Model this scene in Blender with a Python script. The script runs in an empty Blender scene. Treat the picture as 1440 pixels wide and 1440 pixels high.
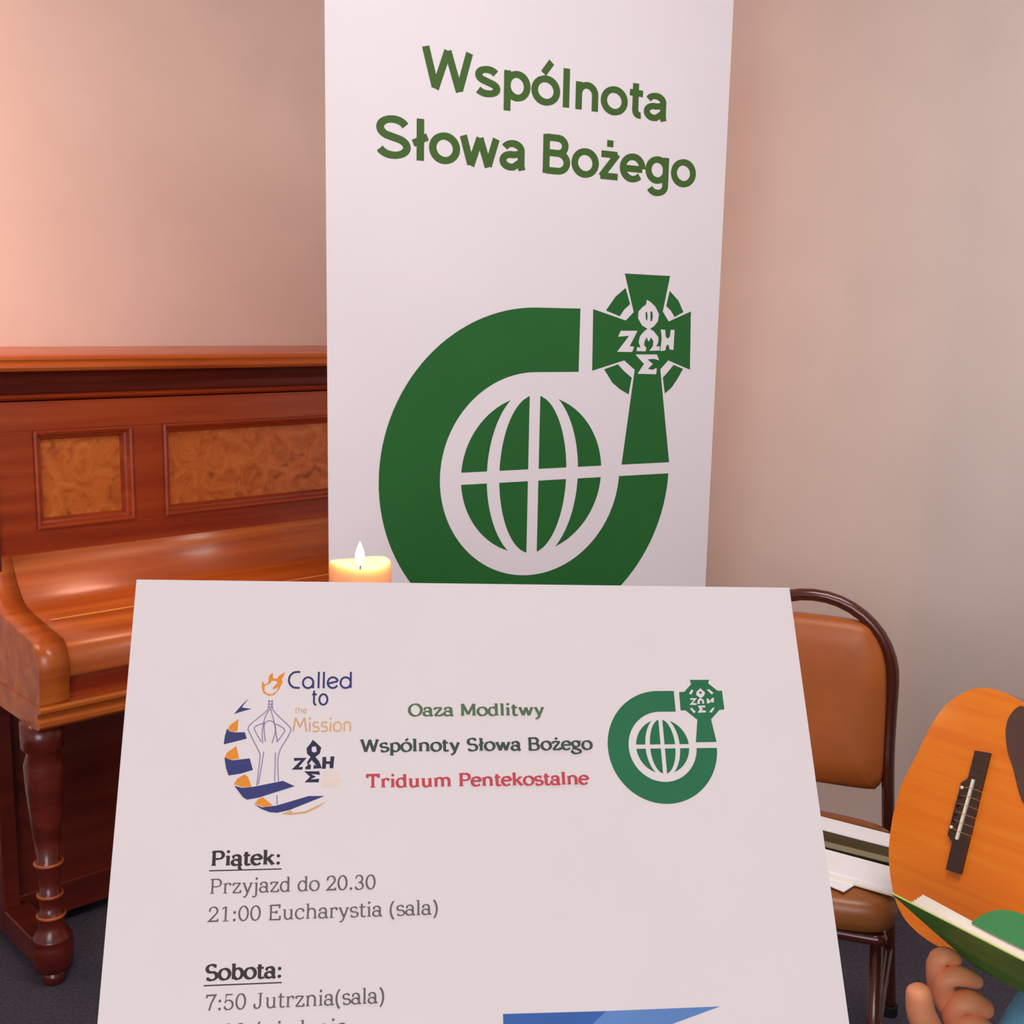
import bpy, bmesh, math, random
from mathutils import Vector, Matrix
from mathutils.geometry import tessellate_polygon
random.seed(7)
S = bpy.context.scene
COL = S.collection

# ---------------------------------------------------------------- camera
def camera():
    p, r = math.radians(9.65), math.radians(1.11)
    fwd = Vector((0, math.cos(p), -math.sin(p))); right = Vector((1, 0, 0)); up = right.cross(fwd)
    r2 = math.cos(r) * right + math.sin(r) * up
    u2 = -math.sin(r) * right + math.cos(r) * up
    cd = bpy.data.cameras.new('camera'); cd.sensor_fit = 'HORIZONTAL'; cd.sensor_width = 36
    cd.lens = 36 * 1623 / 1440; cd.clip_start = 0.02; cd.clip_end = 60
    co = bpy.data.objects.new('camera', cd); COL.objects.link(co)
    m = Matrix((r2, u2, -fwd)).transposed().to_4x4(); m.translation = Vector((0, 0, 1.33))
    co.matrix_world = m; S.camera = co
camera()

# ---------------------------------------------------------------- world and light
S.view_settings.view_transform = 'Standard'; S.view_settings.look = 'None'
S.view_settings.gamma = 1; S.view_settings.use_curve_mapping = False
S.view_settings.exposure = -0.03
w = bpy.data.worlds.new('room_daylight'); S.world = w; w.use_nodes = True
w.node_tree.nodes['Background'].inputs[0].default_value = (0.76, 0.73, 0.80, 1)
w.node_tree.nodes['Background'].inputs[1].default_value = 0.54

def lamp(name, kind, loc, target, power, color, size=None, size_y=None, spot=None):
    ld = bpy.data.lights.new(name, kind); ld.energy = power; ld.color = color
    if kind == 'AREA':
        ld.shape = 'RECTANGLE'; ld.size = size; ld.size_y = size_y or size
    elif size is not None:
        ld.shadow_soft_size = size
    if spot: ld.spot_size = spot; ld.spot_blend = 1.0
    o = bpy.data.objects.new(name, ld); COL.objects.link(o); o.location = loc
    o.rotation_euler = (Vector(target) - Vector(loc)).to_track_quat('-Z', 'Y').to_euler()
    return o
lamp('ceiling_light', 'AREA', (0.4, 1.0, 2.56), (0.4, 1.1, 0), 26, (1.0, 0.93, 0.88), 1.3, 0.7)
lamp('window_light', 'AREA', (-0.5, -2.6, 1.8), (0.5, 2.0, 0.8), 60, (0.94, 0.93, 1.0), 2.2, 1.6)
lamp('added_warm_spot', 'SPOT', (-1.62, 1.70, 1.78), (-1.22, 2.70, 1.50), 75, (1.0, 0.50, 0.34), 0.2, spot=math.radians(125))  # added unseen spot, imitates the warm flare glow on the left wall and piano

# ---------------------------------------------------------------- materials
def lin(c):
    out = []
    for v in c[:3]:
        v = v / 255.0
        out.append(v / 12.92 if v <= 0.04045 else ((v + 0.055) / 1.055) ** 2.4)
    return (*out, 1.0)

def mat(name, rgb, rough=0.6, metal=0.0, coat=0.0, var=0.0, scale=(20, 20, 20), bump=0.0, sheen=0.0, spec=0.5):
    m = bpy.data.materials.new(name); m.use_nodes = True
    nt = m.node_tree; b = nt.nodes['Principled BSDF']
    b.inputs['Roughness'].default_value = rough; b.inputs['Metallic'].default_value = metal
    b.inputs['Coat Weight'].default_value = coat; b.inputs['Coat Roughness'].default_value = 0.12
    b.inputs['Sheen Weight'].default_value = sheen; b.inputs['Specular IOR Level'].default_value = spec
    tc = nt.nodes.new('ShaderNodeTexCoord'); mp = nt.nodes.new('ShaderNodeMapping')
    mp.inputs['Scale'].default_value = scale
    nt.links.new(tc.outputs['Object'], mp.inputs['Vector'])
    nz = nt.nodes.new('ShaderNodeTexNoise'); nz.inputs['Scale'].default_value = 1.0; nz.inputs['Detail'].default_value = 4
    nt.links.new(mp.outputs['Vector'], nz.inputs['Vector'])
    cr = nt.nodes.new('ShaderNodeValToRGB')
    a = lin(rgb)
    cr.color_ramp.elements[0].position = 0.3; cr.color_ramp.elements[1].position = 0.7
    cr.color_ramp.elements[0].color = (*[v * (1 - var) for v in a[:3]], 1)
    cr.color_ramp.elements[1].color = (*[min(1, v * (1 + var)) for v in a[:3]], 1)
    nt.links.new(nz.outputs['Fac'], cr.inputs['Fac']); nt.links.new(cr.outputs['Color'], b.inputs['Base Color'])
    if bump:
        bp = nt.nodes.new('ShaderNodeBump'); bp.inputs['Strength'].default_value = bump; bp.inputs['Distance'].default_value = 0.002
        nt.links.new(nz.outputs['Fac'], bp.inputs['Height']); nt.links.new(bp.outputs['Normal'], b.inputs['Normal'])
    return m

def wood(name, dark, mid, light, grain=(1.2, 26, 26), rough=0.28, coat=0.4, burl=False):
    m = bpy.data.materials.new(name); m.use_nodes = True
    nt = m.node_tree; b = nt.nodes['Principled BSDF']
    b.inputs['Roughness'].default_value = rough
    b.inputs['Coat Weight'].default_value = coat; b.inputs['Coat Roughness'].default_value = 0.15
    tc = nt.nodes.new('ShaderNodeTexCoord'); mp = nt.nodes.new('ShaderNodeMapping'); mp.inputs['Scale'].default_value = grain
    nt.links.new(tc.outputs['Object'], mp.inputs['Vector'])
    n1 = nt.nodes.new('ShaderNodeTexNoise'); n1.inputs['Scale'].default_value = 1.0
    n1.inputs['Detail'].default_value = 6; n1.inputs['Roughness'].default_value = 0.6
    n1.inputs['Distortion'].default_value = 2.2 if burl else 0.5
    nt.links.new(mp.outputs['Vector'], n1.inputs['Vector'])
    cr = nt.nodes.new('ShaderNodeValToRGB'); e = cr.color_ramp.elements
    e[0].position = 0.28; e[0].color = lin(dark); e[1].position = 0.72; e[1].color = lin(light)
    k = e.new(0.5); k.color = lin(mid)
    nt.links.new(n1.outputs['Fac'], cr.inputs['Fac'])
    src = cr.outputs['Color']
    if burl:
        v = nt.nodes.new('ShaderNodeTexVoronoi'); v.inputs['Scale'].default_value = 17; v.inputs['Randomness'].default_value = 1
        n2 = nt.nodes.new('ShaderNodeTexNoise'); n2.inputs['Scale'].default_value = 14
        nt.links.new(tc.outputs['Object'], n2.inputs['Vector'])
        mx = nt.nodes.new('ShaderNodeMixRGB'); mx.inputs[0].default_value = 0.12
        nt.links.new(tc.outputs['Object'], mx.inputs[1]); nt.links.new(n2.outputs['Color'], mx.inputs[2])
        nt.links.new(mx.outputs[0], v.inputs['Vector'])
        c2 = nt.nodes.new('ShaderNodeValToRGB'); c2.color_ramp.elements[0].position = 0.04; c2.color_ramp.elements[0].color = (0.28, 0.2, 0.15, 1)
        c2.color_ramp.elements[1].position = 0.24; c2.color_ramp.elements[1].color = (1, 1, 1, 1)
        nt.links.new(v.outputs['Distance'], c2.inputs['Fac'])
        mu = nt.nodes.new('ShaderNodeMixRGB'); mu.blend_type = 'MULTIPLY'; mu.inputs[0].default_value = 0.75
        nt.links.new(src, mu.inputs[1]); nt.links.new(c2.outputs['Color'], mu.inputs[2]); src = mu.outputs[0]
    nt.links.new(src, b.inputs['Base Color'])
    return m

M = dict(
    wall=mat('painted_plaster', (226, 211, 201), 0.85, var=0.025, scale=(6, 6, 6), bump=0.05),
    ceil=mat('white_ceiling_paint', (228, 222, 214), 0.9, var=0.02),
    floor=mat('dark_blue_grey_carpet', (70, 66, 78), 0.95, var=0.35, scale=(140, 140, 140), bump=0.6),
    base=mat('baseboard_paint', (178, 166, 154), 0.5, var=0.02),
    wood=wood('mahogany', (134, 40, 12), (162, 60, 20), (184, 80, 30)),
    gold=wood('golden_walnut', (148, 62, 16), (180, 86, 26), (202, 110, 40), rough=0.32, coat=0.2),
    lit_edge=mat('lit_edge_gold', (232, 150, 70), 0.35, var=0.08),  # gold that paints the catch of light along the hinge crease
    burl=wood('burr_walnut', (162, 74, 24), (204, 106, 40), (222, 130, 58), grain=(16, 16, 16), rough=0.3, burl=True),
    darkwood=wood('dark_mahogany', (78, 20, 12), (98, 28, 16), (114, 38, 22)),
    panel=mat('white_banner_fabric', (238, 230, 236), 0.55, var=0.012, scale=(4, 4, 4)),
    alu=mat('brushed_aluminium', (186, 188, 192), 0.35, 0.9, var=0.05),
    green=mat('green_print', (22, 100, 36), 0.6, var=0.05, scale=(8, 8, 8)),
    greentext=mat('dark_green_print', (62, 100, 34), 0.6, var=0.04, scale=(5, 5, 5)),
    paper=mat('white_paper', (229, 217, 214), 0.75, var=0.008, scale=(30, 30, 30)),
    pgreen=mat('paper_green_print', (26, 108, 66), 0.7, var=0.05, scale=(80, 80, 80)),
    pgtext=mat('olive_green_ink', (84, 108, 72), 0.7, var=0.1, scale=(90, 90, 90)),
    pdtext=mat('charcoal_green_ink', (58, 72, 66), 0.7, var=0.1, scale=(90, 90, 90)),
    pred=mat('red_ink', (200, 66, 76), 0.7, var=0.08, scale=(90, 90, 90)),
    pblack=mat('black_ink', (52, 40, 44), 0.7, var=0.1, scale=(90, 90, 90)),
    pgrey=mat('grey_ink', (104, 92, 94), 0.7, var=0.1, scale=(90, 90, 90)),
    navy=mat('navy_ink', (50, 54, 112), 0.7, var=0.08, scale=(90, 90, 90)),
    dnavy=mat('dark_navy_ink', (34, 36, 66), 0.7, var=0.08, scale=(90, 90, 90)),
    orange=mat('orange_ink', (232, 142, 34), 0.7, var=0.08, scale=(90, 90, 90)),
    tan=mat('tan_ink', (222, 168, 116), 0.7, var=0.08, scale=(90, 90, 90)),
    cream=mat('cream_ink', (232, 210, 190), 0.7, var=0.05, scale=(90, 90, 90)),
    lilac=mat('thin_lilac_ink', (150, 136, 168), 0.7, var=0.05, scale=(90, 90, 90)),
    blue=mat('blue_print', (44, 92, 164), 0.6, var=0.05, scale=(40, 40, 40)),
    lblue=mat('light_blue_print', (92, 132, 190), 0.6, var=0.05, scale=(40, 40, 40)),
    black=mat('black_powder_coat', (28, 28, 30), 0.5, 0.3, var=0.1),
    tube=mat('brown_enamel_tube', (84, 34, 22), 0.25, 0.2, coat=0.5, var=0.06),
    vinyl=mat('tan_vinyl', (178, 94, 38), 0.42, var=0.08, scale=(14, 14, 14), bump=0.05),
    seatv=mat('brown_vinyl', (150, 88, 40), 0.35, var=0.08, scale=(14, 14, 14)),
    white=mat('bright_white_paper', (248, 246, 250), 0.7, var=0.006),
    olive=mat('dark_olive_card', (66, 58, 26), 0.5, var=0.08),
    olive2=mat('grey_olive_card', (138, 130, 104), 0.6, var=0.05),
    spruce=wood('amber_spruce', (230, 110, 8), (238, 124, 14), (242, 140, 26), grain=(2, 60, 2), rough=0.32, coat=0.3),
    gside=wood('dark_guitar_side', (110, 50, 22), (130, 62, 28), (146, 74, 34)),
    rosewood=mat('rosewood', (62, 40, 32), 0.45, var=0.2, scale=(20, 120, 20)),
    guard=mat('brown_pickguard', (86, 58, 50), 0.22, coat=0.4, var=0.1, scale=(14, 14, 14)),
    nylon=mat('amber_nylon_string', (214, 132, 54), 0.4, var=0.02),
    bone=mat('white_bone', (240, 232, 210), 0.35, var=0.03),
    steel=mat('steel', (200, 200, 200), 0.25, 1.0, var=0.03),
    cover=mat('green_book_cover', (88, 150, 52), 0.5, var=0.3, scale=(9, 26, 9)),
    edge=mat('pale_yellow_cover_edge', (214, 226, 130), 0.5, var=0.04),
    pages=mat('cream_page_block', (246, 236, 222), 0.8, var=0.04, scale=(4, 4, 700)),
    skin=mat('skin', (246, 158, 112), 0.5, var=0.06, scale=(30, 30, 30)),
    sweater=mat('green_knit', (52, 112, 66), 0.9, var=0.15, scale=(160, 160, 160), bump=0.4, sheen=0.2),
    jeans=mat('light_blue_denim', (112, 182, 220), 0.85, var=0.1, scale=(240, 240, 240), bump=0.3),
    hair=mat('brown_hair', (60, 40, 28), 0.5, var=0.25, scale=(60, 60, 8)),
    shoe=mat('black_leather', (26, 24, 24), 0.4, var=0.1),
)

# ---------------------------------------------------------------- helpers
def obj(name, bm, m=None, parent=None, mw=None, smooth=False, bevel=0.0, autosmooth=None):
    me = bpy.data.meshes.new(name); bmesh.ops.recalc_face_normals(bm, faces=bm.faces[:]) if smooth != 'raw' else None
    bm.to_mesh(me); bm.free()
    for mm in (m if isinstance(m, (list, tuple)) else [m]):
        me.materials.append(mm)
    o = bpy.data.objects.new(name, me); COL.objects.link(o)
    if parent: o.parent = parent
    if mw is not None: o.matrix_local = mw
    if smooth is True:
        for p in me.polygons: p.use_smooth = True
    if bevel:
        b = o.modifiers.new('bevel', 'BEVEL'); b.width = bevel; b.segments = 3; b.limit_method = 'ANGLE'
        for p in me.polygons: p.use_smooth = True
        try: b.harden_normals = True
        except Exception: pass
    return o

def thing(name, label, cat, mw=None, group=None):
    o = bpy.data.objects.new(name, None); COL.objects.link(o); o.empty_display_size = 0.05
    if mw is not None: o.matrix_world = mw
    return tag(o, label, cat, group)

def tag(o, label, cat, group=None):
    o['label'] = label; o['category'] = cat
    if group: o['group'] = group
    return o

def struct(name, bm, m):
    o = obj(name, bm, m); o['kind'] = 'structure'; return o

def frame(origin, x, y, z):
    m = Matrix((x, y, z)).transposed().to_4x4(); m.translation = Vector(origin); return m

def rotz(a): return Matrix.Rotation(a, 4, 'Z')

def box(bm, x0, x1, y0, y1, z0, z1):
    v = [bm.verts.new(p) for p in ((x0, y0, z0), (x1, y0, z0), (x1, y1, z0), (x0, y1, z0), (x0, y0, z1), (x1, y0, z1), (x1, y1, z1), (x0, y1, z1))]
    for f in ((0, 3, 2, 1), (4, 5, 6, 7), (0, 1, 5, 4), (1, 2, 6, 5), (2, 3, 7, 6), (3, 0, 4, 7)):
        bm.faces.new([v[i] for i in f])

def boxo(name, dims, m, parent=None, bevel=0.0):
    bm = bmesh.new(); box(bm, *dims); return obj(name, bm, m, parent, bevel=bevel)

def prism(bm, poly, axis, a0, a1):
    """extrude a closed 2D polygon along an axis (0: x of (y,z); 2: z of (x,y); 1: y of (x,z))"""
    def P(p, a):
        return (a, p[0], p[1]) if axis == 0 else ((p[0], a, p[1]) if axis == 1 else (p[0], p[1], a))
    A = [bm.verts.new(P(p, a0)) for p in poly]; B = [bm.verts.new(P(p, a1)) for p in poly]
    n = len(poly)
    for i in range(n): bm.faces.new((A[i], A[(i + 1) % n], B[(i + 1) % n], B[i]))
    tris = tessellate_polygon([[Vector((p[0], p[1], 0)) for p in poly]])
    for t in tris:
        bm.faces.new([A[i] for i in t]); bm.faces.new([B[i] for i in reversed(t)])

def lathe(bm, prof, seg=32, cx=0, cy=0):
    rings = []
    for r, z in prof:
        rings.append([bm.verts.new((cx + r * math.cos(2 * math.pi * k / seg), cy + r * math.sin(2 * math.pi * k / seg), z)) for k in range(seg)])
    for a, b in zip(rings, rings[1:]):
        for k in range(seg): bm.faces.new((a[k], a[(k + 1) % seg], b[(k + 1) % seg], b[k]))
    bm.faces.new(rings[0][::-1]); bm.faces.new(rings[-1])

def tube(bm, pts, r, seg=12, closed=False):
    pts = [Vector(p) for p in pts]; n = len(pts); rings = []; prev = None
    for i, p in enumerate(pts):
        if closed: t = (pts[(i + 1) % n] - pts[i - 1]).normalized()
        else: t = (pts[min(i + 1, n - 1)] - pts[max(i - 1, 0)]).normalized()
        if prev is None:
            a = Vector((0, 0, 1)) if abs(t.z) < 0.9 else Vector((0, 1, 0)); nx = t.cross(a).normalized()
        else: nx = (prev - t * prev.dot(t)).normalized()
        prev = nx; ny = t.cross(nx); rr = r[i] if isinstance(r, (list, tuple)) else r
        rings.append([bm.verts.new(p + rr * (math.cos(2 * math.pi * k / seg) * nx + math.sin(2 * math.pi * k / seg) * ny)) for k in range(seg)])
    for i in range(n if closed else n - 1):
        a, b = rings[i], rings[(i + 1) % n]
        for k in range(seg): bm.faces.new((a[k], a[(k + 1) % seg], b[(k + 1) % seg], b[k]))
    if not closed:
        bm.faces.new(rings[0][::-1]); bm.faces.new(rings[-1])

def spline(pts, sub=6, closed=False):
    n = len(pts); out = []
    rng = range(n if closed else n - 1)
    for i in rng:
        g = (lambda k: pts[k % n]) if closed else (lambda k: pts[max(0, min(n - 1, k))])
        p0, p1, p2, p3 = (Vector(g(i + d)) for d in (-1, 0, 1, 2))
        for s in range(sub):
            t = s / sub
            out.append(tuple(0.5 * ((2 * p1) + (p2 - p0) * t + (2 * p0 - 5 * p1 + 4 * p2 - p3) * t * t + (3 * p1 - p0 - 3 * p2 + p3) * t ** 3)))
    if not closed: out.append(tuple(pts[-1]))
    return out

def rrect(x0, x1, y0, y1, r, seg=6):
    out = []
    for cx, cy, a in ((x1 - r, y1 - r, 0), (x0 + r, y1 - r, 90), (x0 + r, y0 + r, 180), (x1 - r, y0 + r, 270)):
        for k in range(seg + 1):
            t = math.radians(a + 90 * k / seg); out.append((cx + r * math.cos(t), cy + r * math.sin(t)))
    return out

def fill2d(bm, loops, z=0.0, thick=0.0):
    """flat filled shape in the xy plane; the first loop is the outline and the others are holes"""
    flat = [p for l in loops for p in l]
    vs = [bm.verts.new((p[0], p[1], z)) for p in flat]
    for t in tessellate_polygon([[Vector((p[0], p[1], 0)) for p in l] for l in loops]):
        a, b, c = (flat[i] for i in t)
        if (b[0] - a[0]) * (c[1] - a[1]) - (b[1] - a[1]) * (c[0] - a[0]) < 0: t = (t[0], t[2], t[1])
        try: bm.faces.new([vs[i] for i in t])
        except ValueError: pass

def ribbon(bm, pts, hw, z=0.0):
    """stroke of varying half width; hw is a number or a function of the unit tangent"""
    n = len(pts); L = []; R = []
    closed = n > 3 and math.dist(pts[0], pts[-1]) < 1e-6
    for i, p in enumerate(pts):
        a = pts[i - 1] if i else (pts[-2] if closed else pts[0])
        b = pts[i + 1] if i < n - 1 else (pts[1] if closed else pts[-1])
        d1 = (p[0] - a[0], p[1] - a[1]); d2 = (b[0] - p[0], b[1] - p[1])
        l1 = math.hypot(*d1); l2 = math.hypot(*d2)
        if l1 < 1e-9: d1, l1 = d2, l2
        if l2 < 1e-9: d2, l2 = d1, l1
        u1 = (d1[0] / l1, d1[1] / l1); u2 = (d2[0] / l2, d2[1] / l2)
        t = (u1[0] + u2[0], u1[1] + u2[1]); lt = math.hypot(*t) or 1; t = (t[0] / lt, t[1] / lt)
        c = max(0.45, t[0] * u1[0] + t[1] * u1[1])
        h = (hw(t) if callable(hw) else hw) / c
        L.append(bm.verts.new((p[0] - t[1] * h, p[1] + t[0] * h, z))); R.append(bm.verts.new((p[0] + t[1] * h, p[1] - t[0] * h, z)))
    for i in range(n - 1): bm.faces.new((R[i], R[i + 1], L[i + 1], L[i]))

def arc(cx, cy, rx, ry, a0, a1, n=None):
    n = n or max(4, int(abs(a1 - a0) / 12))
    return [(cx + rx * math.cos(math.radians(a0 + (a1 - a0) * k / n)), cy + ry * math.sin(math.radians(a0 + (a1 - a0) * k / n))) for k in range(n + 1)]

def flatobj(name, shapes, m, parent, z, label=None):
    bm = bmesh.new()
    for s in shapes: fill2d(bm, s, z)
    o = obj(name, bm, m, parent, smooth='raw')
    if label: o['label'] = label
    return o

# ---------------------------------------------------------------- the room
PIANO_A = math.radians(43.4)
U = Vector((math.cos(PIANO_A), math.sin(PIANO_A), 0)); N = Vector((math.sin(PIANO_A), -math.cos(PIANO_A), 0))
CORNER = U * 2.45 + N * -2.80
Z3 = Vector((0, 0, 1))
def room():
    bm = bmesh.new(); box(bm, -3.6, 3.4, -3.0, 4.6, -0.06, 0.0); struct('floor', bm, M['floor'])
    bm = bmesh.new(); box(bm, -3.6, 3.4, -3.0, 4.6, 2.62, 2.68); struct('ceiling', bm, M['ceil'])
    fl = frame(CORNER, -U, -N, Z3)          # x runs left along the wall, y out of the room
    bm = bmesh.new(); box(bm, -0.12, 4.6, 0.0, 0.12, 0, 2.62); bm.transform(fl); struct('wall_left', bm, M['wall'])
    bm = bmesh.new(); box(bm, 0.0, 4.6, -0.014, -0.0005, 0, 0.055); bm.transform(fl); struct('baseboard_left', bm, M['base'])
    fr = frame(CORNER, N, U, Z3)            # x runs toward the camera, y out of the room
    bm = bmesh.new(); box(bm, 0.0, 4.6, 0.0, 0.12, 0, 2.62); bm.transform(fr); struct('wall_right', bm, M['wall'])
    bm = bmesh.new(); box(bm, 0.016, 4.6, -0.014, -0.0005, 0, 0.055); bm.transform(fr); struct('baseboard_right', bm, M['base'])
room()

# ---------------------------------------------------------------- upright piano
def piano():
    W = 1.45
    t = thing('upright_piano', 'old polished mahogany upright piano with closed lid against the wall, left of the banner', 'piano',
              frame(U * 0.775 + N * -2.10, U, -N, Z3))
    # case sides
    for x0 in (0.0, W - 0.034):
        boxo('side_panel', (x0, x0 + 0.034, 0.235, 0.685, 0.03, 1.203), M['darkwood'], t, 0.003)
    # lid with a moulded front edge
    bm = bmesh.new()
    prof = [(0.70, 1.203), (0.70, 1.236), (0.222, 1.236), (0.214, 1.233), (0.210, 1.227), (0.213, 1.221), (0.205, 1.217), (0.202, 1.211), (0.206, 1.205), (0.212, 1.203)]
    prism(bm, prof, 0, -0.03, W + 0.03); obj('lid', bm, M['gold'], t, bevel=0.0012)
    # frieze under the lid
    bm = bmesh.new()
    prism(bm, [(0.262, 1.203), (0.242, 1.203), (0.238, 1.190), (0.247, 1.176), (0.252, 1.158), (0.262, 1.158)], 0, 0.034, W - 0.034)
    fz = obj('frieze', bm, M['darkwood'], t)
    bm = bmesh.new(); prism(bm, [(0.262, 1.158), (0.246, 1.156), (0.238, 1.1535), (0.236, 1.151), (0.240, 1.148), (0.247, 1.145), (0.262, 1.142)], 0, 0.034, W - 0.034); obj('frieze_moulding', bm, M['wood'], fz)
    # upper frame of stiles and rails
    bm = bmesh.new()
    xs = [(0.112, 0.322), (0.392, 1.058), (1.128, 1.338)]; z0, z1 = 0.880, 1.083
    y0, y1 = 0.249, 0.275
    box(bm, 0.034, W - 0.034, y0, y1, z1, 1.142); box(bm, 0.034, W - 0.034, y0, y1, 0.815, z0)
    xe = [0.034] + [v for p in xs for v in p] + [W - 0.034]
    for k in range(0, 8, 2): box(bm, xe[k], xe[k + 1], y0, y1, z0, z1)
    obj('front_frame', bm, M['wood'], t, bevel=0.001)
    for a, b in xs:
        boxo('burr_panel', (a, b, 0.266, 0.274, z0, z1), M['burl'], t)['label'] = 'mottled burr walnut panel'
        bm = bmesh.new(); w = 0.021
        sec = [(0.0, 0.243), (0.004, 0.240), (0.008, 0.243), (0.012, 0.252), (0.016, 0.254), (w, 0.265), (w, 0.268), (0.0, 0.268)]
        ring = []
        for d, y in sec:
            ring.append([bm.verts.new(p) for p in ((a + d, y, z0 + d), (b - d, y, z0 + d), (b - d, y, z1 - d), (a + d, y, z1 - d))])
        for r0, r1 in zip(ring, ring[1:] + ring[:1]):
            for k in range(4): bm.faces.new((r0[k], r0[(k + 1) % 4], r1[(k + 1) % 4], r1[k]))
        obj('panel_moulding', bm, M['wood'], t)
    # fallboard, a closed rolled lid
    top = spline([(0.252, 0.836), (0.243, 0.822), (0.236, 0.806), (0.226, 0.788), (0.208, 0.765), (0.190, 0.748), (0.165, 0.738), (0.120, 0.731), (0.060, 0.719), (0.018, 0.711), (-0.002, 0.703), (-0.013, 0.690), (-0.017, 0.670), (-0.018, 0.645)], 5)
    A = 0.056
    bm = bmesh.new()
    prism(bm, top + [(0.02, 0.640), (0.05, 0.66), (0.249, 0.66), (0.252, 0.70)], 0, A + 0.001, W - A - 0.001)
    fb = obj('fallboard', bm, M['gold'], t, smooth=False)
    for p in fb.data.polygons: p.use_smooth = len(p.vertices) == 4
    bm = bmesh.new(); tube(bm, [(A + 0.015, 0.098, 0.7282), (W - A - 0.015, 0.098, 0.7282)], 0.0020, 8); obj('hinge_line', bm, M['lit_edge'], fb)
    # cheeks at both ends
    ch = spline([(0.252, 0.838), (0.243, 0.8235), (0.236, 0.8075), (0.226, 0.7895), (0.208, 0.7665), (0.190, 0.7495), (0.165, 0.7395), (0.120, 0.7325), (0.060, 0.723), (0.020, 0.718), (0.0, 0.709), (-0.014, 0.694), (-0.0205, 0.672), (-0.020, 0.640), (-0.014, 0.596)], 5)
    for x0 in (0.0, W - A):
        bm = bmesh.new(); prism(bm, ch + [(0.235, 0.596), (0.252, 0.62)], 0, x0, x0 + A)
        c = obj('cheek', bm, M['gold'], t)
        for p in c.data.polygons: p.use_smooth = len(p.vertices) == 4
    boxo('key_slip', (A, W - A, 0.004, 0.03, 0.590, 0.640), M['wood'], t)
    # keybed with two mouldings
    bm = bmesh.new()
    prism(bm, [(0.235, 0.596), (-0.020, 0.596), (-0.025, 0.592), (-0.024, 0.586), (-0.012, 0.582), (-0.006, 0.575), (-0.010, 0.571), (-0.016, 0.565), (-0.016, 0.556), (-0.008, 0.549), (0.012, 0.547), (0.235, 0.547)], 0, -0.002, W + 0.002)
    obj('keybed', bm, M['gold'], t)
    # lower board and plinth
    boxo('lower_panel', (0.034, W - 0.034, 0.262, 0.285, 0.10, 0.547), M['darkwood'], t)
    boxo('plinth', (0.034, W - 0.034, 0.25, 0.30, 0.03, 0.10), M['darkwood'], t, 0.002)
    boxo('back_board', (0.034, W - 0.034, 0.66, 0.684, 0.03, 1.203), M['darkwood'], t)
    # turned front legs on toe blocks
    for cx in (0.028, W - 0.028):
        bm = bmesh.new()
        prof = [(0.0, 0.0), (0.019, 0.0), (0.021, 0.012), (0.021, 0.020), (0.012, 0.026), (0.012, 0.030), (0.037, 0.034), (0.040, 0.060), (0.040, 0.085), (0.036, 0.093), (0.039, 0.097), (0.036, 0.101), (0.026, 0.118), (0.024, 0.135), (0.026, 0.142), (0.026, 0.148), (0.020, 0.150), (0.021, 0.175), (0.023, 0.184), (0.023, 0.191), (0.018, 0.194), (0.021, 0.225), (0.024, 0.250), (0.025, 0.258), (0.020, 0.262), (0.027, 0.32), (0.035, 0.41), (0.037, 0.46), (0.030, 0.485), (0.040, 0.495), (0.040, 0.547)]
        lathe(bm, prof[1:], 28, cx, 0.055)
        lg = obj('leg', bm, M['darkwood'], t, smooth=True)
        for zr, rr in ((0.255, 0.0285), (0.145, 0.0285), (0.188, 0.0255)):
            bm = bmesh.new(); lathe(bm, [(rr - 0.001, zr - 0.003), (rr, zr), (rr - 0.001, zr + 0.003)], 28, cx, 0.055)
            obj('turned_ring', bm, M['gold'], lg, smooth=True)
        boxo('toe_rail', (cx - 0.028, cx + 0.028, 0.085, 0.25, 0.03, 0.085), M['darkwood'], t, 0.003)
    for cx in (0.07, W - 0.07):
        for cy in (0.30, 0.62):
            bm = bmesh.new(); lathe(bm, [(0.02, 0.0), (0.02, 0.03)], 14, cx, cy); obj('castor', bm, M['black'], t)
piano()


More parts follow.
